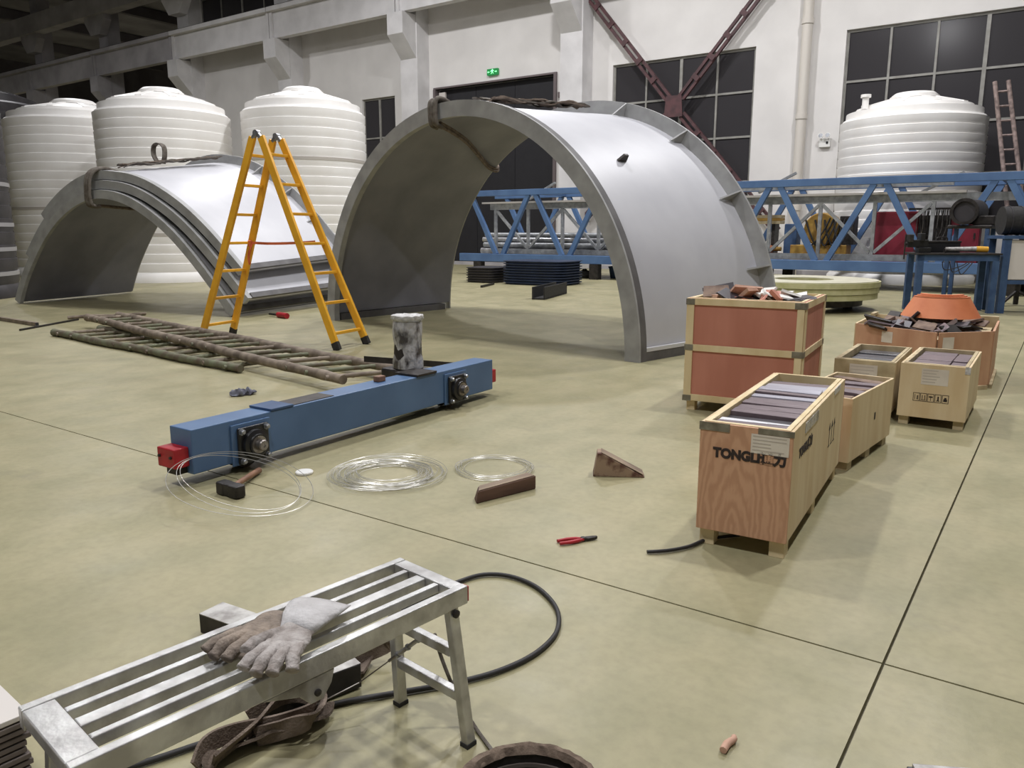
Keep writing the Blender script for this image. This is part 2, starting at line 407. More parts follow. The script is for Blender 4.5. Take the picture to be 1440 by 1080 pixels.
# concrete columns with corbels, crane beams in spans, upper columns and upper beam
COLX = [-16.6, -25.0, -33.4, -41.7, -50.0, -58.3, -66.6]
for i, cx in enumerate(COLX):
    m = 'concrete_white' if i < 4 else 'concrete_grey'  # greyer concrete puts the unlit bay's shade into its columns
    c = tag(MB().box(cx - .5, cx + .5, 27.7, YW - .001, 0, 16.6).build('column', m), kind='structure')
    prof = [(27.7, 9.0), (26.85, 9.9), (26.85, 10.78), (27.7, 10.78)]
    MB().prism(prof, lambda a, b, d: (d, a, b), cx - .45, cx + .45).build('corbel', m, c)
    if i >= 3:
        MB().prism([(cx - .5, 13.2), (cx - 1.1, 14.0), (cx - 1.1, 14.3), (cx + 1.1, 14.3), (cx + 1.1, 14.0), (cx + .5, 13.2)],
                   lambda a, b, d: (a, d, b), 27.2, 27.69).build('capital', m, c)
bx = [-4.0, -8.2] + COLX + [-75.0]
bx = [13.0, 0.2, -8.2] + COLX + [-75.0]
for i in range(len(bx) - 1):
    b, a = bx[i], bx[i + 1]; m = 'concrete_white' if a > -42 else 'concrete_grey'  # same beam line, shade of the dark bay put into the grey
    o = tag(MB().box(a + .03, b - .03, 27.0, 27.35, 10.8, 12.0).build('crane_beam', m), kind='structure')
    MB().box(a + .03, b - .03, 26.75, 27.6, 12.0, 12.2).build('top_flange', m, o)
    MB().box(a + .03, b - .03, 27.1, 27.24, 12.2, 12.36).build('crane_rail', 'steel_dark', o)
    for x in (a + .12, b - .12): MB().box(x - .09, x + .09, 26.9, 27.0, 10.8, 12.0).build('end_rib', m, o)
tag(MB().box(-75, -41.2, 27.0, 27.68, 14.3, 15.4).build('upper_beam', 'concrete_grey'), kind='structure')
for x in (-70, -62, -54, -46):
    tag(MB().box(x - .2, x + .2, 2, 44, 15.9, 16.55).build('roof_beam', 'concrete_dark'), kind='structure')

# brown cross bracing in front of the second window
br = thing('wall_brace', 'brown steel cross bracing of paired angles before the tall middle window', 'bracing', (-12.44, 28.15, 0))
def arm(p, q):
    p = Vector((p[0], 0, p[1])); q = Vector((q[0], 0, q[1])); d = (q - p).normalized(); nn = Vector((-d.z, 0, d.x)) * .1
    for sg in (-1, 1):
        MB().bar(p + nn * sg, q + nn * sg, .12, .1, nn).build('angle_bar', 'brace', br)
    L = (q - p).length; k = int(L / .95)
    for i in range(1, k + 1):
        c = p + d * (L * i / (k + 1)); MB().bar(c - d * .09, c + d * .09, .05, .28, nn).build('batten_plate', 'brace', br, loc=(0, -.09, 0))
arm((-.25, 5.97 + .3), (-4.5, 11.3)); arm((.25, 5.97 + .3), (4.1, 10.7)); arm((.3, 5.97 - .3), (4.0, 1.5)); arm((-.3, 5.97 - .3), (-4.4, 1.2))
MB().prism([(-.36, 5.6), (.36, 5.6), (.3, 6.35), (-.3, 6.35)], lambda a, b, d: (a, d, b), -.12, -.09).build('gusset_plate', 'brace', br)

dp = thing('downpipe', 'cream vertical drain pipe on the white wall between the windows', 'pipe', (-7.9, 28.28, 0))
MB().tube([(0, 0, 0), (0, 0, 16.5)], .17, 16).build('pipe', 'pipe_pvc', dp, smooth=40)
for z in (2.2, 5.2, 8.2, 11.2): MB().ring([(.172, z), (.2, z), (.2, z + .16), (.172, z + .16)], 20).build('collar', 'pipe_pvc', dp, smooth=40)

es = thing('exit_sign', 'small glowing green exit sign above the dark doorway', 'sign', (-20.9, 28.42, 8.02)); es.scale = (.8, .8, .8)
MB().box(-.34, .34, -.05, .1, -.02, .3).build('housing', 'sign_green', es)
mb = MB().box(-.04, .05, -.06, -.051, .13, .24).blob((.02, -.056, .262), (.022, .005, .022))
mb.bar((0, -.056, .14), (-.07, -.056, .04), .008, .03, (1, 0, 0)).bar((.02, -.056, .14), (.08, -.056, .05), .008, .03, (1, 0, 0)).bar((-.04, -.056, .22), (-.11, -.056, .16), .008, .025, (1, 0, 0)).bar((.05, -.056, .22), (.12, -.056, .18), .008, .025, (1, 0, 0))
mb.build('running_figure', 'sign_light', es)
for sx in (-1, 1):
    mb = MB()
    mb.box(min(sx * .17, sx * .27), max(sx * .17, sx * .27), -.06, -.051, .125, .155)
    mb.prism([(sx * .31, .14), (sx * .25, .09), (sx * .25, .19)], lambda a, b, d: (a, d, b), -.06, -.051)
    mb.build('arrow', 'sign_light', es)

el = thing('emergency_light', 'white twin-head emergency lamp beside the drain pipe', 'lamp', (-7.12, 28.4, 4.42))
MB().box(-.18, .18, -.02, .1, -.16, .12).build('battery_box', 'lamp_white', el, bevel=.01)
MB().box(.05, .12, -.03, -.02, -.06, .02).build('test_panel', 'bearing_black', el)
for sx in (-1, 1):
    h = MB().lathe([(0, 0), (.05, 0), (.085, .1), (.085, .12), (0, .12)], 16).build('lamp_head', 'lamp_white', el, smooth=40, loc=(sx * .11, -.02, .19), rot=(R(80), 0, 0))
    MB().lathe([(0, .121), (.07, .121), (.07, .125), (0, .125)], 16).build('lens', 'steel_zinc', h)

# =================================================================== TANKS
def tank(label, x, y, r, H, m='poly_white', n_rib=17, stripe=None, cat='tank', group='white ribbed storage tanks', dome=True, fittings=True):
    t = thing('storage_tank', label, cat, (x, y, 0), random.uniform(0, .5), group)
    body = H * .86; prof = [(r * 1.03, 0), (r * 1.035, .18), (r * .985, .3)]; z0 = .3; dz = (body - .3) / n_rib
    for i in range(n_rib):
        z = z0 + dz * i
        prof += [(r * .986, z + dz * .03), (r * .996, z + dz * .2), (r * .998, z + dz * .8), (r, z + dz * .93), (r * .986, z + dz * .97)]
    prof += [(r * .98, body), (r * .96, body + .05)]
    MB().lathe(prof, 72).build('body', m, t, smooth=50)
    b0 = body + .05
    lid = [(r * .955, b0), (r * .925, b0 + .01), (r * .92, b0 + .2), (r * .80, b0 + .22), (r * .79, b0 + .32)]
    if dome: lid += [(r * .68, b0 + .40), (r * .5, b0 + .50), (r * .34, b0 + .57), (r * .3, b0 + .58)]
    else: lid += [(r * .5, b0 + .36), (r * .3, b0 + .40)]
    ld = MB().lathe(lid, 72).build('lid', m, t, smooth=30)
    for k in range(10):
        a = k * math.pi / 5 + .2
        MB().bar((r * .77 * math.cos(a), r * .77 * math.sin(a), b0 + .33), (r * .36 * math.cos(a), r * .36 * math.sin(a), b0 + .56), .2, .05).build('lid_rib', m, ld)
    zt = lid[-1][1]
    mh = MB().lathe([(r * .31, zt - .03), (r * .31, zt + .1), (r * .27, zt + .16), (0, zt + .18)], 40).build('manhole_cover', m, t, smooth=35)
    MB().ring([(r * .312, zt + .0), (r * .335, zt + .0), (r * .335, zt + .06), (r * .312, zt + .06)], 40).build('cover_rim', m, mh, smooth=35)
    if fittings:
        for a in (2.6, 4.0):
            p = MB().tube([(r * .86 * math.cos(a), r * .86 * math.sin(a), body + .28), (r * .86 * math.cos(a), r * .86 * math.sin(a), body + .62)], .09, 12).build('vent_pipe', m, t, smooth=40)
            MB().lathe([(.14, 0), (.14, .08), (0, .1)], 14, c=(r * .86 * math.cos(a), r * .86 * math.sin(a), body + .6)).build('vent_cap', m, p, smooth=40)
    if stripe:
        for z in stripe: MB().ring([(r * .985, z), (r * 1.004, z), (r * 1.004, z + .09), (r * .985, z + .09)], 64).build('band', 'poly_strap' if m == 'poly_white' else 'poly_stripe', t, smooth=40)
    return t
tank('white ribbed tank with domed lid, leftmost, partly behind its neighbour', -29.0, 14.8, 2.25, 6.0, stripe=(2.2,), fittings=False)
tank('white ribbed tank rising behind the stacked grey half shells, second from left', -23.2, 14.5, 1.95, 5.75, stripe=(1.35,), fittings=False)
tank('white ribbed tank behind the top of the yellow stepladder', -20.4, 17.6, 1.92, 5.95, stripe=(3.6,), fittings=False)
tank('white ribbed tank behind the blue truss at the right window', -4.2, 26.45, 1.96, 5.4, stripe=(2.95,), fittings=True)
tank('black ribbed tank cut off at the left edge of the view', -21.35, 6.95, 2.0, 6.6, 'poly_black', 18, (.5, 1.05, 1.6, 2.5), group='black ribbed tanks', fittings=False)
tank('black ribbed tank in the gap left of the white tanks', -36.2, 14.6, 2.3, 7.4, 'poly_black', 18, None, group='black ribbed tanks', fittings=False)
tank('black ribbed tank behind the truss at the right edge', .8, 26.35, 2.0, 5.4, 'poly_black', 12, (2.9,), group='black ribbed tanks', fittings=False)

wl = thing('wooden_ladder', 'weathered wooden ladder leaning on the black tank at the right edge', 'ladder', (0, 0, 0))
for dx in (0, .38): MB().tube([(-1.05 + dx, 24.35, 0), (-2.1 + dx * .8, 25.1, 5.35)], .055, 8).build('rail', 'wood_ladder', wl, smooth=50)
for k in range(14):
    t = .04 + k * .07; MB().tube([(-1.05 - 1.05 * t, 24.35 + .75 * t, 5.35 * t), (-1.05 + .38 - (1.05 + .076) * t, 24.35 + .75 * t, 5.35 * t)], .03, 6).build('rung', 'wood_ladder', wl)

# =================================================================== BIG HALF SHELLS
def swept(curve, sec, axis_fn):
    """curve: list of (point2, normal2); sec: closed list of (axial, offset); axis_fn(u,z,a)->xyz"""
    k = len(sec); mb = MB(); vs = []
    for (pu, pz, nu, nz) in curve:
        for (a, o) in sec: vs.append(axis_fn(pu, pz, nu, nz, a, o))
    fs = [tuple(range(k - 1, -1, -1)), tuple((len(curve) - 1) * k + i for i in range(k))]
    for j in range(len(curve) - 1):
        for i in range(k): fs.append((j * k + i, (j + 1) * k + i, (j + 1) * k + (i + 1) % k, j * k + (i + 1) % k))
    return mb.add(vs, fs)
# --- the large free-standing half shell
sa = thing('steel_half_shell', 'largest arched grey steel half shell standing alone on the floor', 'steel shell', (-7.14, 8.716, 0), -.161)
LA = 2.85; R0, R1 = 3.17, 3.34
def circ(t0, t1, n): return [(0, 0, math.cos(t0 + (t1 - t0) * i / n), math.sin(t0 + (t1 - t0) * i / n)) for i in range(n + 1)]
def axA(pu, pz, nu, nz, a, o):
    r = o + R0 + (R1 - R0) * a / LA
    return (nu * r, a, nz * r)
e0 = .04
MB.build(swept(circ(e0, math.pi - e0, 72), [(.02, -.03), (.02, 0), (LA - .02, 0), (LA - .02, -.03)], axA), 'skin', 'skin', sa, smooth=40)
MB.build(swept(circ(e0, math.pi - e0, 72), [(.11, -.05), (.11, -.032), (LA - .03, -.032), (LA - .03, -.05)], axA), 'inner_shade_liner', 'inner_shade_grey', sa, smooth=40)  # added liner, its darker grey deepens the shade in the hollow
MB.build(swept(circ(0, math.pi, 72), [(0, -.14), (0, .07), (.03, .07), (.03, -.14)], axA), 'front_flange', 'skin_rim', sa, smooth=40)
MB.build(swept(circ(0, math.pi, 72), [(.031, .003), (.031, .06), (.15, .06), (.15, .003)], axA), 'rim_band', 'rim_dark', sa, smooth=40)
MB.build(swept(circ(0, math.pi, 72), [(.031, -.14), (.031, -.052), (.105, -.052), (.105, -.14)], axA), 'inner_band', 'skin_rim', sa, smooth=40)
MB.build(swept(circ(0, math.pi, 72), [(LA - .02, -.03), (LA - .02, .2), (LA + .02, .2), (LA + .02, -.03)], axA), 'rear_flange', 'skin_rim', sa, smooth=40)
for t in (1.32, .98, .62, .3, math.pi - .3, math.pi - .62, math.pi - .98, math.pi - 1.32):
    r = R1; c, s_ = math.cos(t), math.sin(t); tx = (-s_, c)
    mb = MB(); q = []
    for (a, o) in ((LA - .02, 0), (LA - .02, .2), (LA - .3, 0)): q.append((a, o))
    mb.prism(q, lambda a, o, d: ((r + o - .01 * 0) * c + tx[0] * d, a, (r + o) * s_ + tx[1] * d), -.012, .012)
    mb.build('gusset', 'skin_rim', sa)
for sg in (-1, 1):
    for (nm, m, o0, o1, z0, z1) in (('foot_channel', 'rim_dark', -.12, .05, 0, .11), ('foot_lip', 'rim_lip', 0.002, .055, .111, .155)):
        mb = MB(); a0, a1 = .155, LA - .03; r_0 = R0 + (R1 - R0) * a0 / LA; r_1 = R0 + (R1 - R0) * a1 / LA
        if nm == 'foot_channel': a1 = LA - .2 if sg < 0 else a1
        q = [(sg * (r_0 + o0), a0), (sg * (r_0 + o1), a0), (sg * (r_1 + o1), a1), (sg * (r_1 + o0), a1)]
        mb.hexa([(x, y, z0) for x, y in q] + [(x, y, z1) for x, y in q]); mb.build(nm, m, sa)
lug = MB()
t = .83; c, s_ = math.cos(t), math.sin(t); r = R0 + .06
lug.prism([(.9, 0), (1.08, 0), (1.04, .1), (.96, .1)], lambda a, o, d: ((r + o) * c - s_ * d, a, (r + o) * s_ + c * d), -.015, .015)
lug.build('lifting_lug', 'steel_dark', sa)

# --- three nested shells on the left
PB = [(0, 0), (.39, .61), (1.08, 1.36), (1.76, 1.83), (2.46, 2.08), (3.10, 2.08), (3.72, 1.90), (4.38, 1.53), (4.93, 1.08), (5.50, .50), (5.95, 0)]
pc = crom([(a, b, 0) for a, b in PB], 7)
pc2 = []
for i, p in enumerate(pc):
    d = (pc[min(i + 1, len(pc) - 1)] - pc[max(i - 1, 0)]).normalized(); pc2.append((p.x, p.y, -d.y, d.x))
ANB = R(9.0)
def shellB(label, offs, i0, i1, L, shift, front, zoff=0):
    t = thing('steel_half_shell', label, 'steel shell', (-17.95, 7.6, 0), ANB, 'nested half shells')
    cv = []; n = len(pc2)
    for i in range(i0, i1):
        u, z, nu, nz = pc2[i]; k = i / (n - 1)
        o = offs[0] + (offs[1] - offs[0]) * min(1, k * 2) if k < .5 else offs[1] + (offs[2] - offs[1]) * (k - .5) * 2
        cv.append((u + nu * o, max(z + nz * o, .0 if i in (0, n - 1) else .0), nu, nz))
    def ax(pu, pz, nu, nz, a, o):
        sc = 1 + .185 * a / 3.3; u0 = 2.95
        return (u0 + (pu - u0) * (1 + .03 * a / 3.3) + nu * o - .32 * a / 3.3, a + front, max(pz * sc + nz * o, 0.0))
    MB.build(swept(cv, [(.02, .09), (.02, .12), (L - .02, .12), (L - .02, .09)], ax), 'skin', 'skin', t, smooth=40)
    MB.build(swept(cv, [(.1, .06), (.1, .088), (L - .03, .088), (L - .03, .06)], ax), 'inner_shade_liner', 'inner_shade_grey', t, smooth=40)  # added liner that darkens the shaded inside by colour
    MB.build(swept(cv, [(0, 0), (0, .16), (.11, .16), (.11, .122), (.025, .122), (.025, .088), (.09, .088), (.09, 0)], ax), 'front_flange', 'skin_rim', t, smooth=40)
    MB.build(swept(cv, [(L - .02, .08), (L - .02, .3), (L + .02, .3), (L + .02, .08)], ax), 'rear_flange', 'skin_rim', t, smooth=40)
    for e in (0, -1):
        pu, pz, nu, nz = cv[e]
        tu, tz = (nz, -nu) if e == 0 else (-nz, nu)   # along the curve, inward
        q = []
        for a in (.115, L - .03):
            for (s1, o) in ((0, .122), (0, .17), (.09, .17), (.09, .122)):
                x, y, z = ax(pu - tu * 0 + (tu * s1 if e else -tu * s1 * -1), pz, nu, nz, a, o)
                q.append((x, y, z + s1 * .9))
        MB().hexa(q).build('foot_flange', 'rim_dark', t)
    for i in range(3):
        pu, pz, nu, nz = cv[int(len(cv) * (.55 + .14 * i))]
        a = Vector(ax(pu, pz, nu, nz, L - .02, .12)); b = Vector(ax(pu, pz, nu, nz, L - .02, .29)); c_ = Vector(ax(pu, pz, nu, nz, L - .28, .12))
        tv = Vector((nz, 0, -nu)) * .012
        MB().add([a - tv, b - tv, c_ - tv, a + tv, b + tv, c_ + tv], [(0, 2, 1), (3, 4, 5), (0, 1, 4, 3), (1, 2, 5, 4), (2, 0, 3, 5)]).build('gusset', 'skin_rim', t)
    return t
NB = len(pc2)
shellB('lowest of the three nested grey half shells, its rim framing the dark hollow', (0, 0, 0), 0, NB, 3.1, 0, 0)
shellB('middle of the three nested grey half shells', (.175, .18, .36), 9, NB, 3.12, 0, .06)
shellB('topmost of the three nested half shells, pale outer skin under the slings', (.35, .36, .62), 15, NB - 5, 3.14, 0, .12)

# --- slings on the shells
sl = thing('lifting_sling', 'grey lifting sling looped over the crown of the large half shell', 'sling')
MA = Matrix.Translation((-7.14, 8.716, 0)) @ Matrix.Rotation(-.161, 4, 'Z')
def shA(t, a, o): r = R0 + (R1 - R0) * a / LA + o; return MA @ Vector((r * math.cos(t), a, r * math.sin(t)))
t0 = 1.66
for dt, oo in ((0, .0), (.018, .012), (-.018, .02)):
    p = [shA(t0 + dt, .32, .03), shA(t0 + dt, .1, .11 + oo), shA(t0 + dt, -.04, .1 + oo), shA(t0 + dt, -.07, -.05), shA(t0 + dt, -.06, -.18 - oo), shA(t0 + dt + .01, .06, -.22 - oo)]
    MB().tube(crom(p, 6), .032, 8).build('rim_wrap', 'sling', sl, smooth=60)
p = [shA(t0, .05, -.2), shA(t0 + .1, .6, -.24), shA(t0 + .26, 1.3, -.2), shA(t0 + .42, 2.0, -.14), shA(t0 + .54, 2.6, -.1), shA(t0 + .57, LA + .08, -.05), shA(t0 + .56, LA + .1, .2), shA(t0 + .5, LA - .05, .3), shA(t0 + .3, LA - .3, .07), shA(t0 + .1, LA - .5, .05)]
for k in (-1, 1):
    MB().tube([q + Vector((0, 0, k * .022)) for q in crom(p, 7)], .024, 8).build('hanging_strand', 'sling_brown', sl, smooth=60)
rb = random.Random(3)
for k in range(6):
    q = []
    a0 = .35 + rb.random() * .3; tt = 1.5 + rb.uniform(-.08, .06)
    for i in range(8): q.append(shA(tt - i * .012 + rb.uniform(-.012, .012), a0 + i * .24, .05 + abs(math.sin(i * 1.3 + k)) * .08))
    MB().ribbon(crom(q, 4), Vector((1, .2, .3 * rb.uniform(-1, 1))), .11, .02).build('bundled_strand', 'sling' if k % 2 else 'sling_brown', sl, smooth=60)

sl2 = thing('lifting_sling', 'grey lifting sling with an upright loop on the nested half shells', 'sling')
MBm = Matrix.Translation((-17.95, 7.6, 0)) @ Matrix.Rotation(ANB, 4, 'Z')
def pB(u, a, z): return MBm @ Vector((u, a, z))
for du in (0, .06, -.05):
    p = [pB(2.7 + du, .5, 2.62), pB(2.66 + du, .2, 2.68), pB(2.62 + du, -.03, 2.55), pB(2.6 + du, -.08, 2.25), pB(2.6 + du, -.06, 2.0), pB(2.62 + du, .1, 1.96)]
    MB().tube(crom(p, 6), .034, 8).build('rim_wrap', 'sling', sl2, smooth=60)
MB().tube(crom([pB(2.62, .1, 1.98), pB(2.8, .9, 1.93), pB(3.1, 1.7, 1.95), pB(3.3, 2.4, 2.1)], 6), .03, 8).build('inner_strand', 'sling_brown', sl2, smooth=60)
lp = [pB(2.72, 1.5, 2.85), pB(2.6, 1.5, 3.02), pB(2.62, 1.5, 3.2), pB(2.74, 1.52, 3.26), pB(2.86, 1.54, 3.18), pB(2.86, 1.54, 3.0), pB(2.8, 1.54, 2.86)]
MB().ribbon(crom(lp, 6), (0, 1, 0), .1, .02).build('eye_loop', 'sling', sl2, smooth=60)
for k in range(4):
    q = []
    for i in range(9):
        a = .5 + i * .29; zz = 2.60 + a / 3.3 * .47
        q.append(pB(2.75 + .06 * k + i * .02 + rb.uniform(-.06, .06), a, zz + .04 + .06 * abs(math.sin(i * 1.7 + k))))
    MB().ribbon(crom(q, 4), (1, .1, .2), .1, .02).build('strand', 'sling' if k % 2 else 'sling_brown', sl2, smooth=60)

# =================================================================== YELLOW STEPLADDER
ld = thing('folding_ladder', 'yellow A-frame folding ladder standing between the two shell groups', 'ladder', (-8.75, 6.95, 0))
o0 = Vector((-8.75, 6.95, 0))
FA = [Vector((-9.86, 6.47, .0)) - o0, Vector((-10.0, 7.08, .0)) - o0]; FB = [Vector((-7.54, 6.88, .0)) - o0, Vector((-7.64, 7.5, .0)) - o0]
AP = [Vector((-8.75, 6.76, 2.74)) - o0, Vector((-8.83, 7.14, 2.74)) - o0]
ax_ = (FB[0] - FA[0]).normalized()
for k in (0, 1):
    for (F, sg) in ((FA[k], -1), (FB[k], 1)):
        top = AP[k] + ax_ * sg * .05
        d = (top - F).normalized()
        MB().bar(F + d * .09, top - d * .05, .045, .1, ax_).build('rail', 'yellow', ld, bevel=.006)
        if not (sg == -1 and k == 0):
            MB().bar(F, F + d * .11, .052, .106, ax_).build('foot_cap', 'rubber', ld, bevel=.006)
        else:
            MB().bar(F, F + d * .11, .046, .101, ax_).build('foot_cap', 'yellow', ld, bevel=.006)
    hg = MB().bar(AP[k] + Vector((0, 0, -.07)) - ax_ * .07, AP[k] + Vector((0, 0, .01)), .05, .05, ax_).bar(AP[k] + Vector((0, 0, -.07)) + ax_ * .07, AP[k] + Vector((0, 0, .01)), .05, .05, ax_)
    hg = hg.build('hinge', 'steel_zinc', ld, bevel=.008)
    wd = (AP[1] - AP[0]).normalized()
    MB().tube([AP[k] - wd * .035, AP[k] + wd * .035], .04, 14).build('hinge_pivot', 'steel_zinc', hg, smooth=40)
for (F, sg) in ((FA, -1), (FB, 1)):
    for i in range(7):
        f = .075 + i * .138
        a = F[0].lerp(AP[0] + ax_ * sg * .05, f); b = F[1].lerp(AP[1] + ax_ * sg * .05, f)
        MB().bar(a, b, .045, .038).build('rung', 'yellow', ld, bevel=.006)
st = thing('tie_strap', 'thin orange strap tied across the two sides of the yellow ladder', 'strap')
fq = .075 + 3 * .138
a = o0 + FA[1].lerp(AP[1], fq); b = o0 + FB[1].lerp(AP[1], fq) + Vector((-.1, 0, .02)); a = a + Vector((.05, -.045, 0)); b = b + Vector((0, -.05, 0))
MB().ribbon(crom([a, a.lerp(b, .3) + Vector((0, 0, -.015)), a.lerp(b, .7) + Vector((0, 0, -.012)), b], 5), (0, 0, 1), .035, .006).build('band', 'orange_strap', st)
MB().ribbon(crom([a, a + Vector((-.03, -.03, -.1)), a + Vector((-.08, -.02, -.2)), a + Vector((-.05, -.03, -.3))], 5), (1, 0, 0), .04, .008).build('loose_end', 'orange_strap', st)
MB().tube([a + Vector((-.03, -.02, .03)), a + Vector((-.04, -.01, -.05))], .03, 8).build('knot', 'orange_strap', st, smooth=60)

# =================================================================== BAMBOO LADDERS
def bamboo(label, n0, n1, f0, f1, nr, mt, z0, z1, rad):
    t = thing('bamboo_ladder', label, 'ladder', (0, 0, 0), 0, 'bamboo ladders on the floor'); rr = random.Random(nr)
    for (p, q) in ((n0, n1), (f0, f1)):
        p = Vector((p[0], p[1], z0)); q = Vector((q[0], q[1], z1)); k = 42; path = []; rs = []
        for i in range(k + 1):
            c = p.lerp(q, i / k); c += Vector((rr.uniform(-.006, .006), .02 * math.sin(i * .35), 0)); path.append(c)
            rs.append(rad * (1.14 if i % 4 == 0 else 1.0) * (1 - .15 * i / k))
        MB().tube(path, rs, 10).build('rail', mt, t, smooth=50)
    for i in range(nr):
        f = (i + .5) / nr; a = Vector((n0[0], n0[1], z0)).lerp(Vector((n1[0], n1[1], z1)), f); b = Vector((f0[0], f0[1], z0)).lerp(Vector((f1[0], f1[1], z1)), f)
        d = (b - a).normalized(); a -= d * .05; b += d * .05
        MB().tube([a, a.lerp(b, .3), a.lerp(b, .33), a.lerp(b, .36), a.lerp(b, .7), a.lerp(b, .73), a.lerp(b, .76), b], [.024, .023, .028, .023, .023, .028, .023, .024], 8).build('rung', 'bamboo_green' if i % 3 else 'bamboo', t, smooth=50)
bamboo('bamboo ladder lying lowest on the floor, its end farther left', (-12.0, 5.5), (-7.15, 5.12), (-11.9, 6.12), (-7.1, 5.72), 11, 'bamboo_green', .05, .05, .05)
bamboo('bamboo ladder lying over the other, its end against the blue beam', (-12.6, 6.3), (-5.5, 5.05), (-12.5, 6.75), (-5.2, 5.72), 19, 'bamboo', .16, .12, .055)
ab = thing('angle_iron', 'dark steel angle lying across the bamboo ladder end behind the blue beam', 'steel bar')
p, q = Vector((-5.75, 5.62, .2)), Vector((-4.68, 5.85, .2))
MB().bar(p, q, .06, .008).build('leg', 'steel_dark', ab); MB().bar(p + Vector((0, -.026, .026)), q + Vector((0, -.026, .026)), .008, .06).build('leg', 'steel_dark', ab)

# =================================================================== BLUE END BEAM
bm_ = thing('end_carriage', 'blue steel box beam with black flange bearings and red buffers on the floor', 'steel beam', (-4.14, 2.6, 0), R(1.5))
BW, BL, Z0, Z1 = .21, 3.12, .07, .345     # local x: -BW..0 , y: 0..BL
MB().box(-BW, 0, 0, BL, Z0, Z1).build('box_girder', 'blue', bm_, bevel=.006)
for (yc, nm) in ((.42, 0), (2.55, 1)):
    pl = MB().box(0, .014, yc - .15, yc + .15, Z0 - .02, Z1 - .03).build('mount_plate', 'blue', bm_, bevel=.004)
    zc = Z0 + .105
    fb = MB().box(.014, .04, yc - .118, yc + .118, zc - .118, zc + .118).build('bearing_flange', 'bearing_black', bm_, bevel=.012)
    hs = MB().lathe([(.096, 0), (.092, .025), (.068, .034), (.066, .045), (.048, .045), (.046, .034), (0, .034)], 32).build('bearing_housing', 'bearing_black', fb, smooth=35, loc=(.04, yc, zc), rot=(0, R(90), 0))
    MB().lathe([(.052, .04), (.056, .04), (.056, .047), (.052, .047)], 32).build('seal_ring', 'steel', fb, smooth=35, loc=(.04, yc, zc), rot=(0, R(90), 0))
    MB().lathe([(.036, .0), (.036, .085), (.03, .092), (.012, .092), (.01, .086), (0, .086)], 24).build('shaft_end', 'steel', fb, smooth=35, loc=(.04, yc, zc), rot=(0, R(90), 0))
    for sy in (-1, 1):
        for sz in (-1, 1):
            MB().lathe([(.023, 0), (.023, .006), (.017, .006), (.017, .022), (.012, .028), (0, .028)], 6).build('bolt', 'steel_zinc', fb, loc=(.04, yc + sy * .095, zc + sz * .095), rot=(0, R(90), 0))
    MB().lathe([(0, -.05), (.1, -.05), (.105, -.045), (.09, -.035), (.09, .035), (.105, .045), (.1, .05), (0, .05)], 32).build('wheel', 'steel_dark', bm_, smooth=35, loc=(-BW / 2, yc, .105), rot=(0, R(90), 0))
    if nm == 0:
        MB().box(-BW - .005, .005, yc + .17, yc + .36, Z1 + .0005, Z1 + .016).build('cover_plate', 'blue_dark', bm_, bevel=.003)
        MB().box(-BW + .02, -.02, yc + .38, yc + .75, Z1 + .0005, Z1 + .004).build('bare_patch', 'steel_dark', bm_)
    else:
        MB().box(-BW - .02, .01, yc - .5, yc - .25, Z1 + .0005, Z1 + .02).build('cover_plate', 'steel_dark', bm_, bevel=.003)
for (y, sg) in ((0, -1), (BL, 1)):
    bf = MB().box(-BW + .01, -.03, min(y, y + sg * .1), max(y, y + sg * .1), .12, .24).build('buffer', 'red', bm_, bevel=.008)
    for sx in (-1, 1): MB().lathe([(.009, 0), (.009, .012), (0, .012)], 6).build('buffer_bolt', 'steel_dark', bf, loc=(-BW / 2 - .01 + sx * .055, y + sg * .1, .19), rot=(R(90) * (1 if sg < 0 else -1), 0, 0))
    MB().box(-BW + .05, -.06, min(y, y + sg * .07), max(y, y + sg * .07), .075, .118).build('rail_sweeper', 'steel_dark', bm_)
MB().box(-.16, -.10, 1.72, 1.8, Z1 + .0005, Z1 + .045).build('pivot_block', 'wood_handle', bm_, bevel=.006)
mo = thing('wrapped_motor', 'upright motor wrapped in wrinkled clear plastic film behind the blue beam', 'motor', (-4.62, 5.02, 0))
rr = random.Random(11)
MB().box(-.2, .14, -.14, .14, .0, .33).build('gearbox', 'steel_dark', mo, bevel=.02)
prof = [(.0, .33), (.12, .33), (.125, .38), (.12, .48), (.112, .6), (.118, .7), (.112, .77), (.09, .78), (0, .78)]
mb = MB().lathe([(r, z) for r, z in prof], 40)
mb2 = MB().lathe([(.13, .335), (.132, .4), (.122, .45), (.12, .5), (.119, .55), (.124, .6), (.128, .66), (.124, .72), (.118, .755)], 48, cap=False)
mb2.v = [(x * (1 + .1 * noise.noise(Vector((x * 14, y * 14, z * 9)))), y * (1 + .1 * noise.noise(Vector((x * 14, y * 14, z * 9)))), z) for x, y, z in mb2.v]
mb.build('motor_body', 'steel_dark', mo, smooth=40)
mb2.build('plastic_wrap', 'wrap', mo, smooth=60)
mb3 = MB().lathe([(.122, .74), (.142, .765), (.138, .79), (.06, .798), (0, .796)], 48)
mb3.v = [(x * (1 + .07 * noise.noise(Vector((x * 30, y * 30, 2)))), y * (1 + .07 * noise.noise(Vector((x * 30, y * 30, 2)))), z + .008 * noise.noise(Vector((x * 40, y * 40, 5)))) for x, y, z in mb3.v]
mb3.build('wrap_cap', 'wrap_white', mo, smooth=60)

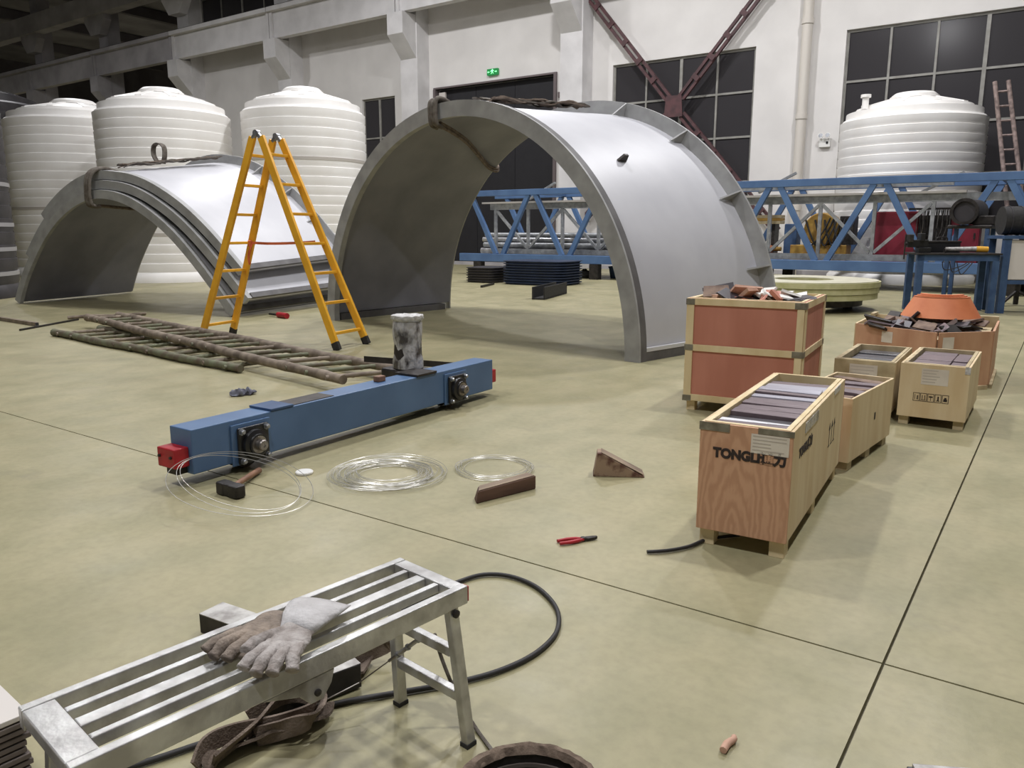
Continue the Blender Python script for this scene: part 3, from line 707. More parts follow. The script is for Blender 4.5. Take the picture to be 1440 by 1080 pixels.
# =================================================================== SMALL THINGS ON THE FLOOR
hm = thing('sledgehammer', 'sledgehammer with wooden handle lying beside the near end of blue beam', 'hammer', (*G(325, 697)[:2], 0), 0)
hd = (G(352, 708) - G(300, 692)); hang = math.atan2(hd.y, hd.x)
hm.rotation_euler = (0, 0, hang)
L2 = .098
MB().prism([(-L2, -.026), (-L2 + .012, -.036), (-.03, -.038), (-.02, -.033), (.02, -.033), (.03, -.038), (L2 - .012, -.036), (L2, -.026), (L2, .026), (L2 - .012, .036), (.03, .038), (.02, .033), (-.02, .033), (-.03, .038), (-L2 + .012, .036), (-L2, .026)], lambda a, b, d: (a, b, d + .04), -.036, .036).build('hammer_head', 'steel_dark', hm, bevel=.008)
hv = (G(366, 665) - G(325, 697)); hl = Matrix.Rotation(-hang, 4, 'Z') @ Vector((hv.x, hv.y, 0)); hl.normalize()
MB().tube([hl * .02 + Vector((0, 0, .045)), hl * .12 + Vector((0, 0, .04)), hl * .3 + Vector((0, 0, .03)), hl * .42 + Vector((0, 0, .022))], [.014, .017, .018, .02], 10).build('handle', 'wood_handle', hm, smooth=50)

tag(MB().lathe([(0, 0), (.052, 0), (.055, .004), (.055, .014), (.05, .018), (0, .018)], 32).build('plastic_cap', 'lamp_white', smooth=35, loc=G(428, 666)), 'round white plastic cap lying beside the blue beam', 'cap')

def coil(label, c, rx, n, wob, rot=0, zmax=.02, parts=1, r=.0016, seed=1, tilt=0.0, sq=1.0):
    t = thing('wire_coil', label, 'wire', (c.x, c.y, 0), rot, 'loose wire on the floor'); rr = random.Random(seed)
    for k in range(n):
        path = []; a = rx * (1 + rr.uniform(-wob, wob)); b = a * sq * (1 + rr.uniform(-.08, .08)); ox, oy = rr.uniform(-wob, wob) * rx * .5, rr.uniform(-wob, wob) * rx * .5
        ph = rr.uniform(0, 6.28); z0 = rr.uniform(.003, zmax)
        for i in range(48):
            th = 2 * math.pi * i / 48
            path.append((ox + a * math.cos(th), oy + b * math.sin(th), z0 + .006 * (1 + math.sin(2 * th + ph)) + tilt * (1 + math.cos(th - math.pi))))
        MB().tube(path, r, 4, closed=True).build('wire_turn', 'wire', t, smooth=60)
    return t
coil('dense coil of thin shiny wire lying before the blue beam', G(545, 670), .29, 24, .26, seed=5, zmax=.03, sq=.92)
coil('looser coil of thin wire beside the dark wooden block', G(695, 660), .23, 7, .14, seed=9)
coil('open wire loop springing up around the near end of the blue beam', Vector((-3.68, 2.6, 0)), .35, 3, .1, rot=R(14), tilt=.1, seed=4, r=.002)

wb = thing('timber_block', 'dark rough timber block lying by the wire coil', 'wood block', (*((G(662, 708) + G(750, 684)) / 2)[:2], 0))
d = G(748, 690) - G(664, 712); wb.rotation_euler = (0, 0, math.atan2(d.y, d.x)); Lb = d.length / 2
mb = MB().hexa([(-Lb, -.035, 0), (Lb, -.04, 0), (Lb, .04, 0), (-Lb + .04, .045, 0), (-Lb + .01, -.035, .07), (Lb, -.04, .082), (Lb, .035, .082), (-Lb + .06, .03, .075)])
mb.build('block', 'wood_dark', wb, bevel=.006)
MB().hexa([(-Lb + .02, -.03, .0725), (Lb - .01, -.035, .0835), (Lb - .01, .03, .0835), (-Lb + .065, .025, .0775), (-Lb + .02, -.03, .075), (Lb - .01, -.035, .086), (Lb - .01, .03, .086), (-Lb + .065, .025, .08)]).build('weathered_face', 'wood_grey', wb)
wg = thing('timber_wedge', 'sawn timber wedge standing on the open floor', 'wood block', (*G(868, 671)[:2], 0), math.atan2(*(G(908, 671) - G(838, 669)).yx))
MB().prism([(-.15, 0), (.17, 0), (.155, .012), (-.1, .15), (-.125, .15)], lambda a, b, d: (a, d, b), 0, .11).build('wedge_body', 'wedge_face', wg, bevel=.004)
MB().prism([(.16, .016), (-.1, .152), (-.1, .156), (.16, .02)], lambda a, b, d: (a, d, b), 0.004, .106).build('bark_edge', 'wood_grey', wg)
pk = thing('pliers', 'red-handled pliers lying on the floor near the lettered crate', 'pliers', (*G(820, 761)[:2], 0), math.atan2(*(G(842, 757) - G(782, 765)).yx))
for sg in (-1, 1):
    MB().tube(crom([(.0, sg * .006, .012), (-.03, sg * .013, .012), (-.08, sg * .02, .012), (-.13, sg * .016, .011)], 5), [.008] * 5 + [.010] * 6 + [.009] * 5, 8).build('handle', 'red', pk, smooth=50)
    MB().prism([(0, 0), (.02, sg * .014), (.055, sg * .011), (.075, sg * .004), (.075, 0)], lambda a, b, d: (a, b + sg * .0008, d), .005, .018).build('jaw', 'steel_dark', pk, bevel=.001)
MB().lathe([(0, .004), (.013, .004), (.013, .021), (0, .021)], 16).build('pivot', 'steel_dark', pk, smooth=40)

rg = MB().blob((0, 0, .022), (.13, .055, .026), 40, 24)
rg.v = [(x * (1 + .5 * noise.noise(Vector((x * 18, y * 18, 3)))), y * (1 + .9 * noise.noise(Vector((x * 22, y * 22, 9)))), max(.001, z * (1 + 1.1 * noise.noise(Vector((x * 30, y * 30, z * 12)))))) for x, y, z in rg.v]
o = rg.build('crumpled_rag', 'rag', None, smooth=60, loc=G(341, 556), rot=(0, 0, R(70)))
tag(o, 'small crumpled grey-blue rag on the floor behind the blue beam', 'rag')

def cable(name, label, pts, r, m='cable', cat='cable', n=10):
    c = crom(pts, n); return tag(MB().tube(c, r, 8).build(name, m, None, smooth=60), label, cat)
cz = .012
px = [(60, 1110), (190, 1076), (300, 1040), (400, 1008), (480, 988), (560, 974), (640, 960), (700, 944), (748, 922), (778, 896), (786, 872), (778, 848), (752, 824), (716, 810), (680, 808), (645, 818), (600, 838), (560, 862), (525, 895)]
cable('power_cable', 'thick black cable curving in a loop under the aluminium bench', [G(x, y, cz) for x, y in px], .0095)
cable('power_cable', 'short black cable end reaching out from under the lettered crate', [G(x, y, cz) for x, y in ((910, 776), (940, 774), (970, 768), (996, 758), (1040, 752))], .009)

rs_ = thing('red_tool', 'small red-handled tool on the floor by the nested shells', 'tool', (*G(395, 447)[:2], 0), R(-10))
MB().tube([(-.08, 0, .05), (.22, 0, .05)], .05, 10).build('grip', 'red', rs_, smooth=50); MB().tube([(-.4, 0, .04), (-.08, 0, .045)], .02, 8).build('blade', 'steel_dark', rs_, smooth=50)
tb = [((0, 448), (52, 456), 'square dark steel tube on the floor at the far left edge', .06), ((28, 464), (110, 449), 'thin rusty rod beside the ends of the bamboo ladders', .03)]
for (a, b, lab, ww) in tb:
    p, q = G(*a, ww / 2), G(*b, ww / 2); t = thing('steel_bar', lab, 'steel bar')
    MB().bar(p, q, ww, ww).build('bar', 'bamboo' if ww > .05 else 'steel_dark', t, bevel=.004)
    d = (q - p).normalized(); MB().bar(q + d * .001, q + d * .004, ww * .8, ww * .8).build('open_end', 'rubber', t)
MBc = MB().tube(crom([(-.6, 0, .03), (-.25, .05, .04), (.1, .02, .03), (.5, .1, .035), (.62, .2, .03)], 5), .028, 8).build('bent_branch', 'bamboo', None, smooth=50, loc=G(150, 447), rot=(0, 0, R(60)))
tag(MBc, 'crooked dry stick lying at the far end of the bamboo ladders', 'stick')
t = thing('steel_channel', 'short black steel channel on the floor seen through the large arch', 'steel bar')
p, q = G(757, 412, .15), G(789, 404, .15)
MB().bar(p, q, .3, .03, (0, 0, 1)).build('web', 'rubber', t, loc=(0, 0, -.13))
for sg in (-1, 1):
    sd = (q - p).normalized().cross(Vector((0, 0, 1))) * .135 * sg
    MB().bar(p + sd, q + sd, .03, .26).build('flange', 'rubber', t)
p, q = G(677, 403, .03), G(694, 399, .03)
tag(MB().bar(p, q, .06, .06).build('iron_bar', 'steel_dark', None, bevel=.005), 'thin dark iron bar on the floor left of the black channel', 'steel bar')
cg = MB().tube(crom([(-.035, 0, .012), (0, .004, .012), (.03, -.003, .014), (.045, .004, .013)], 4), [.011, .012, .012, .012, .012, .011, .011, .010, .010, .01, .009, .009, .007], 8).build('paper_roll', 'scrap_pink', None, smooth=50, loc=G(1024, 1052), rot=(0, 0, R(85)))
tag(cg, 'small torn pinkish paper roll on the floor in the foreground', 'litter')

# =================================================================== CRATES
def crate(name, label, x, y, rot, wd, dp, zt, panel, batten, zb=.07, style='plain', side_panel=None):
    t = thing(name, label, 'crate', (x, y, 0), rot, 'open wooden crates'); th = .016; sp = side_panel or panel
    def pan(nm, m, *b): return MB().box(*b).build(nm, m, t, bevel=.002)
    pr = {}
    pr['front'] = pan('front_panel', panel, 0, wd, 0, th, zb, zt); pr['back'] = pan('back_panel', panel, 0, wd, dp - th, dp, zb, zt)
    pr['left'] = pan('side_panel', sp, 0, th, th, dp - th, zb, zt); pr['right'] = pan('side_panel', sp, wd - th, wd, th, dp - th, zb, zt)
    pan('crate_floor', batten, th, wd - th, th, dp - th, zb + .002, zb + .03)
    for i in range(3):
        yy = .03 + (dp - .15) * i / 2
        for xx in (.012, wd - .082): pan('foot_block', batten, xx, xx + .07, yy, yy + .09, .0, zb - .001)
    if style in ('lined', 'framed'):
        bw = .026
        pan('rim_batten', batten, th, wd - th, th + .001, th + bw, zt - .06, zt + .004); pan('rim_batten', batten, th, wd - th, dp - th - bw, dp - th - .001, zt - .06, zt + .004)
        pan('rim_batten', batten, th + .001, th + bw, th + bw, dp - th - bw, zt - .06, zt + .004); pan('rim_batten', batten, wd - th - bw, wd - th - .001, th + bw, dp - th - bw, zt - .06, zt + .004)
    if style == 'framed':
        b = .055; o = .012; zm = (zb + zt) / 2 + .02
        for yy0, yy1 in ((-o, -.0005), (dp + .0005, dp + o)):
            for (z0, z1) in ((zb, zb + b), (zm - b / 2, zm + b / 2), (zt - b, zt)): pan('frame_rail', batten, b, wd - b, yy0, yy1, z0, z1)
            for x0 in (0, wd - b): pan('frame_post', batten, x0, x0 + b, yy0, yy1, zb, zt)
        for xx0, xx1 in ((-o, -.0005), (wd + .0005, wd + o)):
            for (z0, z1) in ((zb, zb + b), (zm - b / 2, zm + b / 2), (zt - b, zt)): pan('frame_rail', batten, xx0, xx1, b, dp - b, z0, z1)
            for y0 in (0, dp - b): pan('frame_post', batten, xx0, xx1, y0, y0 + b, zb, zt)
        for z in (zb + .02, zm, zt - .03):
            for x0, x1 in ((-.014, .06), (wd - .075, wd + .014)):
                pan('corner_strap', 'strap_steel', x0, x1, -o - .003, -o - .0005, z - .025, z + .025)
            pan('corner_strap', 'strap_steel', wd + o + .0005, wd + o + .003, -.014, .05, z - .025, z + .025)
            pan('corner_strap', 'strap_steel', wd + o + .0005, wd + o + .003, dp - .05, dp + .014, z - .025, z + .025)
    return t, pr
def paper(t, x0, x1, z0, z1, y=-.0005, rows=4, seed=1):
    p = MB().box(x0, x1, y - .0015, y, z0, z1).build('paper_label', 'paper', t)
    rr = random.Random(seed)
    for i in range(rows):
        z = z1 - (z1 - z0) * (i + .8) / (rows + .6); xx = x0 + .008
        mb = MB()
        MB().box(xx, xx + (x1 - x0 - .016) * rr.uniform(.5, 1), y - .0022, y - .0016, z, z + (z1 - z0) * .06).build('print_line', 'print', p)
    return p
# --- lettered crate
t, pr = crate('wooden_crate', 'tall narrow lettered plywood crate filled with steel strips, nearest of the crates', -1.345, 3.48, .076, .425, 1.52, .615, 'plywood_flame', 'pine', zb=.085, style='lined', side_panel='plywood_light')
paper(t, .24, .41, .497, .588, rows=5, seed=2)
for (x0, x1) in ((-.004, .14), (.27, .43)): MB().box(x0, x1, -.003, -.0002 if x0 < .1 else -.0001, .578 + (.012 if x0 > .1 else 0), .618).build('corner_strap', 'strap_steel', t)
MB().box(.4255, .4285, .28, .62, .55, .6).build('torn_film', 'wrap', t)
MB().box(.4255, .429, 1.12, 1.32, .585, .62).build('torn_film', 'wrap_white', t)
text_mesh('TONGLI通力', .062, 'lettering', 'ink', t, (.068, -.0012, .455), (R(90), 0, 0), bold=.0036, sx=.95)
text_mesh('TONGLI通力', .062, 'lettering', 'ink', t, (.4262, .16, .455), (R(90), 0, R(90)), bold=.0036, sx=.95)
mb = MB()
for i, yy in enumerate((1.02, 1.1, 1.18)):
    MB().box(.4255, .4264, yy, yy + .05, .30, .307).build('stencil_mark', 'ink', t); MB().box(.4255, .4264, yy + .02, yy + .03, .31, .42).build('stencil_mark', 'ink', t)
    MB().prism([(yy, .40), (yy + .05, .40), (yy + .025, .44)], lambda a, b, d: (d, a, b), .4255, .4264).build('stencil_mark', 'ink', t)
Mt = Matrix.Translation((-1.345, 3.48, 0)) @ Matrix.Rotation(.076, 4, 'Z')
ys = .06; rr = random.Random(8)
seq = [('plate_mauve', .08), ('plate_white', .065), ('plate_dark', .13), ('plate_mauve', .11), ('plate_mauve', .10), ('plate_mauve', .09), ('plate_mauve', .10), ('plate_light', .08), ('plate_mauve', .07), ('plate_light', .10), ('plate_dark', .04), ('plate_light', .12), ('plate_mauve', .10), ('plate_dark', .1)]
for i, (m, wy) in enumerate(seq):
    lab = {'plate_white': 'bright white steel strip standing on edge in the lettered crate', 'plate_dark': 'near-black steel strip standing on edge in the lettered crate', 'plate_mauve': 'mauve-grey steel strip standing on edge in the lettered crate', 'plate_light': 'pale lilac-grey steel strip standing on edge in the lettered crate'}[m]
    zt = .612 + rr.uniform(-.01, .010) - (.03 if m == 'plate_dark' else 0)
    sk = rr.uniform(-.012, .012)
    q = [(.046, ys, .117), (.378, ys + sk * .2, .117), (.378, ys + wy - .012, .117), (.046, ys + wy - .012, .117), (.046, ys, zt), (.378, ys + .004, zt + rr.uniform(-.006, .006)), (.378, ys + wy - .006, zt + rr.uniform(-.006, .006)), (.046, ys + wy - .012, zt)]
    o = MB().hexa(q).build('steel_strip', m, None, bevel=.003); o.matrix_world = Mt
    tag(o, lab.replace('standing on edge', '%s from the front, on edge' % ORD[i]), 'steel strip', 'steel strips in the lettered crate'); ys += wy + .004
# --- beige crate behind it
t, pr = crate('wooden_crate', 'low pale plywood crate directly behind the lettered crate', -1.40, 5.16, -.085, .40, .93, .475, 'plywood_light', 'pine_dirty', zb=.06, style='plain')
MB().box(.4005, .401, .5, .53, .25, .3).build('stencil_mark', 'ink', t)
Mt = Matrix.Translation((-1.40, 5.16, 0)) @ Matrix.Rotation(-.085, 4, 'Z')
ys = .05
for i in range(7):
    m = 'plate_mauve' if i % 3 else 'scrap_brown'; zt = .455 + rr.uniform(-.015, .03); tl = rr.uniform(-.02, .02)
    o = MB().hexa([(.03, ys, .091), (.36, ys, .091), (.36, ys + .1, .091), (.03, ys + .1, .091), (.03, ys, zt + tl), (.36, ys + .01, zt - tl), (.36, ys + .11, zt - tl * .5), (.03, ys + .1, zt + tl * .5)]).build('steel_strip', m, None, bevel=.003); o.matrix_world = Mt
    tag(o, ('brownish' if m == 'scrap_brown' else 'mauve') + ' steel strip in the low pale crate, %s from its near end' % ORD[i], 'steel strip', 'steel strips in the low pale crate'); ys += .118
# --- framed red crate
OX, OY, OR = -2.56, 6.22, .09
t, pr = crate('wooden_crate', 'big red-brown plywood crate with pine frame, beside the large half shell', OX, OY, OR, .93, .95, .955, 'plywood_red', 'pine', zb=.09, style='framed')
MB().box(.03, .90, .03, .92, .88, .893).build('inner_board', 'pine_dirty', t)
def scraps(M_, x0, x1, y0, y1, z, n, seed, specs, lab, grp, tall=.08):
    rr = random.Random(seed); ms = {}
    for i in range(n):
        m, nm, desc = specs[rr.randrange(len(specs))]
        a, b, c = rr.uniform(.06, .15), rr.uniform(.04, .1), rr.uniform(.008, .035)
        o = MB().hexa([(-a, -b, 0), (a, -b * rr.uniform(.5, 1), 0), (a * rr.uniform(.6, 1), b, 0), (-a, b, 0), (-a, -b, c), (a, -b * .8, c), (a * .8, b, c), (-a, b * .8, c)]).build(nm, m, None, bevel=.002)
        lay = i / n
        o.matrix_world = M_ @ Matrix.Translation((rr.uniform(x0, x1), rr.uniform(y0, y1), z + lay * tall)) @ Matrix.Rotation(rr.uniform(0, 6.28), 4, 'Z') @ Matrix.Rotation(rr.uniform(-.7, .7) * (.3 + lay), 4, 'X') @ Matrix.Rotation(rr.uniform(-.3, .3), 4, 'Y')
        tag(o, desc + ' ' + lab, 'scrap', grp)
MO = Matrix.Translation((OX, OY, 0)) @ Matrix.Rotation(OR, 4, 'Z')
scraps(MO, .14, .8, .14, .8, .895, 42, 5, [('scrap_brown', 'wood_scrap', 'brown offcut piled'), ('plate_dark', 'metal_scrap', 'dark metal offcut piled'), ('scrap_pink', 'plywood_scrap', 'pinkish plywood offcut piled'), ('scrap_white', 'foam_scrap', 'white offcut piled'), ('plywood_red', 'panel_scrap', 'red-brown panel offcut piled')], 'in the big red-brown crate', 'offcuts in the red-brown crate', .09)
# --- two small crates side by side
t, pr = crate('wooden_crate', 'small pale crate with transport symbols on its front, rightmost of the crates', -.985, 6.72, .011, .475, 1.0, .492, 'plywood_light', 'pine_dirty', style='lined')
paper(t, .15, .335, .335, .46, rows=5, seed=4)
for i in range(5):
    x0 = .105 + i * .05; z0 = .20
    for b in ((x0, x0 + .046, z0, z0 + .004), (x0, x0 + .046, z0 + .062, z0 + .066), (x0, x0 + .004, z0, z0 + .066), (x0 + .042, x0 + .046, z0, z0 + .066)):
        MB().box(b[0], b[1], -.0012, -.0003, b[2], b[3]).build('symbol_frame', 'ink', t)
    xm = x0 + .023
    pics = [[(xm - .012, xm - .008, z0 + .012, z0 + .052), (xm + .004, xm + .012, z0 + .012, z0 + .045)], [(xm - .011, xm - .006, z0 + .012, z0 + .05), (xm + .006, xm + .011, z0 + .012, z0 + .05), (xm - .015, xm + .015, z0 + .01, z0 + .014)],
            [(xm - .014, xm + .014, z0 + .036, z0 + .046), (xm - .002, xm + .002, z0 + .012, z0 + .05)], [(xm - .012, xm + .012, z0 + .012, z0 + .018), (xm - .004, xm + .006, z0 + .018, z0 + .05)], [(xm - .013, xm + .013, z0 + .014, z0 + .034), (xm - .008, xm + .008, z0 + .034, z0 + .046)]][i]
    for b in pics: MB().box(b[0], b[1], -.0012, -.0003, b[2], b[3]).build('symbol', 'ink', t)
MB().box(.44, .476, -.004, -.0005, .44, .495).build('torn_film', 'wrap_white', t)
Mt = Matrix.Translation((-.985, 6.72, 0)) @ Matrix.Rotation(.011, 4, 'Z')
for j in range(5):
    for (x0, x1) in ((.055, .31), (.318, .42)):
        y0 = .06 + j * .178
        o = MB().box(x0, x1, y0, y0 + .17, .101, .47 + rr.uniform(-.006, .006)).build('steel_plate', 'plate_mauve', None, bevel=.003); o.matrix_world = Mt
        tag(o, ('long' if x0 < .1 else 'short') + ' mauve-grey plate in the symbol-marked crate, %s row from the front' % ORD[j], 'steel plate', 'plates in the rightmost crate')
t, pr = crate('wooden_crate', 'small weathered pale crate holding film-covered plates, left of the symbol crate', -1.49, 6.76, .03, .46, 1.0, .475, 'pine_dirty', 'pine_dirty', style='lined')
paper(t, .12, .33, .345, .44, rows=3, seed=6)
Mt = Matrix.Translation((-1.49, 6.76, 0)) @ Matrix.Rotation(.03, 4, 'Z')
for j in range(4):
    y0 = .06 + j * .22
    o = MB().box(.06, .40, y0, y0 + .2, .101, .435 + rr.uniform(-.015, .02)).build('steel_plate', 'film' if j % 2 else 'plate_dark', None, bevel=.004); o.matrix_world = Mt
    tag(o, ('grey film-covered' if j % 2 else 'bare black') + ' plate in the small weathered crate, %s from the front' % ORD[j], 'steel plate', 'plates in the weathered crate')
# --- wide bowed crate with scrap and orange guards
cr = thing('wooden_crate', 'wide bow-fronted plywood crate of dark scrap carrying orange guards', 'crate', (-1.74, 8.72, 0), .028, 'open wooden crates')
W3, D3, ZT = 1.23, 1.12, .56
pts = [(0, 0), (.80, -.42), (W3, 0), (W3, D3), (0, D3)]
nm = ['front_panel', 'front_panel', 'side_panel', 'back_panel', 'side_panel']; mm = ['plywood', 'plywood', 'plywood', 'plywood_light', 'plywood_light']
for i in range(5):
    a = Vector((*pts[i], 0)); b = Vector((*pts[(i + 1) % 5], 0)); d = (b - a).normalized()
    MB().bar(a + d * .012 + Vector((0, 0, (.04 + ZT) / 2)), b - d * .012 + Vector((0, 0, (.04 + ZT) / 2)), .02, ZT - .04).build(nm[i], mm[i], cr)
    MB().bar(a + d * .03 + Vector((0, 0, .02)), b - d * .03 + Vector((0, 0, .02)), .07, .04).build('skid', 'pine_dirty', cr)
MB().prism([(.05, .03), (.78, -.36), (W3 - .05, .03), (W3 - .05, D3 - .04), (.05, D3 - .04)], lambda a, b, d: (a, b, d), .47, .485).build('inner_board', 'pine_dirty', cr)
for (a, b, f) in ((0, 1, .42), (1, 2, .18)):
    p = Vector((*pts[a], 0)).lerp(Vector((*pts[b], 0)), f); d = (Vector((*pts[b], 0)) - Vector((*pts[a], 0))).normalized(); nrm = Vector((d.y, -d.x, 0)) * .0115
    MB().bar(p + nrm - d * .06 + Vector((0, 0, .46)), p + nrm + d * .06 + Vector((0, 0, .46)), .002, .11).build('paper_label', 'paper', cr)
MB().box(.0, .04, D3 - .25, D3, ZT, ZT + .03).build('corner_block', 'pine_dirty', cr); MB().box(W3 - .2, W3, D3 - .03, D3 + .03, ZT - .1, ZT + .04).build('corner_block', 'pine_dirty', cr)
M3 = Matrix.Translation((-1.74, 8.72, 0)) @ Matrix.Rotation(.028, 4, 'Z')
scraps(M3, .2, 1.05, -.15, .9, .488, 60, 15, [('plate_dark', 'metal_scrap', 'black metal offcut heaped'), ('scrap_brown', 'metal_scrap', 'brown metal offcut heaped'), ('steel_dark', 'metal_scrap', 'dark steel offcut heaped'), ('plate_mauve', 'metal_scrap', 'mauve-grey offcut heaped')], 'in the bow-fronted crate', 'scrap in the bow-fronted crate', .1)
for k in range(3):
    g = thing('curved_guard', ['outermost orange curved guard on the bow-fronted crate', 'middle orange curved guard nested behind the outermost one', 'innermost orange curved guard of the nested three'][k], 'guard', M3 @ Vector((.70, .72, .615)), .2, 'orange curved guards')
    r0 = .37 - .03 * k; r1 = .255 - .03 * k; dz = .012 * k
    MB().ring([(r0, dz), (r0 + .012, dz), (r1 + .012, .2 + dz), (r1, .2 + dz)], 30, R(185), R(355)).build('shell', 'orange', g, smooth=40)
    MB().ring([(r1 - .05, .202 + dz), (r1 + .012, .202 + dz), (r1 + .012, .212 + dz), (r1 - .05, .212 + dz)], 30, R(185), R(355)).build('rolled_edge', 'orange', g, smooth=40)

# =================================================================== RING COIL
rc = thing('banding_coil', 'flat greenish coil of banding lying on a low stand before the truss', 'coil', (*(G(1155, 412, .3) + Vector((-.33, -.1, 0)))[:2], 0))
for k in range(3):
    MB().ring([(.55, .24 + k * .11), (1.36 + .02 * k, .24 + k * .11), (1.36 + .02 * k, .34 + k * .11), (.55, .34 + k * .11)], 56).build('coil_layer', 'ring_green', rc, smooth=35)
MB().ring([(.56, .561), (1.36, .561), (1.36, .575), (.56, .575)], 56).build('top_sheet', 'ring_top', rc, smooth=35)
MB().ring([(.5, .1), (1.1, .1), (1.1, .235), (.5, .235)], 40).build('stand_ring', 'steel_dark', rc, smooth=35)
for a in (R(-70), R(20), R(110), R(200)): MB().lathe([(.09, 0), (.09, .099), (0, .099)], 14, c=(.85 * math.cos(a), .85 * math.sin(a), 0)).build('foot', 'rubber', rc, smooth=40)

# =================================================================== BLUE TRUSS
tr = thing('bridge_truss', 'long blue steel lattice truss lying across the back of the hall', 'truss', (-8, 22, 0))
TX0, TX1 = -9.6, 9.2
top = [-4.07 + 8 - 2.63 * k for k in range(-2, 6)]; bot = [-5.4 + 8 - 2.63 * k for k in range(-2, 5)]
for yy in (0, 2.1):
    MB().box(TX0, TX1, yy - .1, yy + .1, .48, .74).build('bottom_chord', 'blue_truss', tr, bevel=.01)
    MB().box(TX0, TX1, yy - .08, yy + .08, 2.66, 2.85).build('top_chord', 'blue_truss', tr, bevel=.01)
    for x in bot:
        for sg in (-1, 1):
            xt = x + sg * 1.315
            if TX0 < xt < TX1 and TX0 < x < TX1: MB().bar((x + sg * .14, yy, .72), (xt - sg * .14, yy, 2.68), .13, .15, (1, 0, 0)).build('diagonal', 'blue_truss', tr, bevel=.006)
for x in bot:
    if TX0 < x < TX1:
        MB().bar((x, .1, .6), (x, 2.0, .6), .12, .16).build('cross_member', 'blue_truss', tr); MB().bar((x + 1.315, .08, 2.75), (x + 1.315, 2.02, 2.75), .12, .12).build('cross_member', 'blue_truss', tr) if x + 1.315 < TX1 else None
for x in (-8.8, -4.2, 1.2, 7.0):
    for yy in (0, 2.1): MB().box(x - .15, x + .15, yy - .13, yy + .13, 0, .479).build('support_block', 'steel_dark', tr)

for k in range(6): MB().box(TX0 + .05 + k * 3.12, TX0 + 3.15 + k * 3.12, .14, 1.96, .681, .70).build('deck_plate', 'galvanised', tr)
gv = thing('galvanised_frame', 'galvanised lattice frame lying inside the blue truss', 'frame', (-8, 22.45, .7))
for (z, h, x0, x1) in ((.12, .16, -8.6, 5.6), (1.62, .2, -8.6, 6.9), (1.95, .08, -3.0, 5.5)):
    MB().box(x0, x1, -.06, .06, z - h / 2, z + h / 2).build('long_rail', 'galvanised', gv)
for i in range(11):
    x = -8.4 + i * 1.35
    MB().bar((x, 0, .2), (x, 0, 1.52), .09, .09).build('upright', 'galvanised', gv)
    a, b = ((x + .05, .25), (x + 1.3, 1.48)) if i % 2 else ((x + .05, 1.48), (x + 1.3, .25))
    if i < 10: MB().bar((a[0], .0, a[1]), (b[0], .0, b[1]), .08, .09, (0, 1, 0)).build('diagonal', 'galvanised', gv)
for i, (x, y, z, s1) in enumerate(((-6.5, 0, 2.0, .5), (1.2, 0, 2.0, .5), (5.2, 0, 1.86, .5))):
    MB().bar((x - s1, y, z - .15), (x + s1, y, z + .35), .1, .06).build('loose_bracket', 'galvanised', gv)
for (x0, x1, y, z, lab) in ((-8.3, -2.2, 22.36, 2.45, 'long pale flat bar lying on top of the galvanised frame, right'), (-16.9, -11.5, 22.36, 2.45, 'long pale flat bar lying on top of the galvanised frame, left'), (-16.5, -12.4, 22.5, 2.455, 'narrow dull flat bar beside the left pale bar on the frame')):
    t = thing('flat_bar', lab, 'steel bar'); MB().box(x0, x1, y - .05, y + .05, z - .029, z + .03).build('bar_body', 'panel_white' if 'pale' in lab else 'galvanised', t)
    MB().box(x1 + .0005, x1 + .004, y - .04, y + .04, z - .02, z + .02).build('sawn_end', 'steel', t)
# pipes and bars stacked behind and on the truss
rr = random.Random(31)
specs = []
for i in range(16):
    lv = i // 4; r = (.11, .1, .085, .075)[lv]; z = (.812, 1.024, 1.21, 1.372)[lv]; k = i % 4
    specs.append((-17.4 + rr.uniform(0, .9), -8.9 + rr.uniform(-1.2, 0), 22.95 + k * (2 * r + .012), z, r, ['pipe_steel', 'galvanised', 'pipe_steel', 'scrap_brown' if lv == 2 else 'galvanised'][(k + lv) % 4], ['lowest', 'second', 'third', 'topmost'][lv] + ' layer, ' + ['nearest', 'second', 'third', 'farthest'][k] + ' one'))
for i, (x0, x1, y, z, r, m, w_) in enumerate(specs):
    t = thing('steel_pipe', 'long steel pipe stacked behind the blue truss, ' + w_, 'pipe', (0, 0, 0), 0, 'pipes behind the truss')
    MB().tube([(x0, y, z), (x1, y + .02, z)], r, 14, caps=False).build('pipe_wall', m, t, smooth=50)
    for x, sg in ((x0, -1), (x1, 1)): MB().tube([(x - sg * .02, y, z), (x - sg * .005, y, z)], r * .85, 12).build('bore', 'rubber', t)
# things piled inside the truss
for (x0, x1, lab) in ((-4.35, -3.3, 'deep red metal cabinet on the truss, left one of two'), (-2.55, -1.9, 'deep red metal cabinet on the truss, right one of two')):
    c = thing('red_cabinet', lab, 'cabinet', ((x0 + x1) / 2, 23.35, .702), 0, 'red cabinets')
    h = (x1 - x0) / 2
    MB().box(-h, h, -.3, .3, .0, 1.3).build('case', 'red_deep', c, bevel=.015); MB().box(-h + .04, h - .04, -.312, -.301, .06, 1.25).build('door', 'red_deep', c, bevel=.004)
    MB().box(h - .12, h - .08, -.33, -.313, .6, .75).build('door_handle', 'steel_dark', c)
hk = thing('wire_bunch', 'bunch of dark wires hanging between the red cabinets', 'wires', (-2.93, 22.98, 0))
MB().bar((-.6, 0, 2.06), (.7, 0, 2.06), .05, .05).build('hanging_rod', 'steel_dark', hk); rr = random.Random(4)
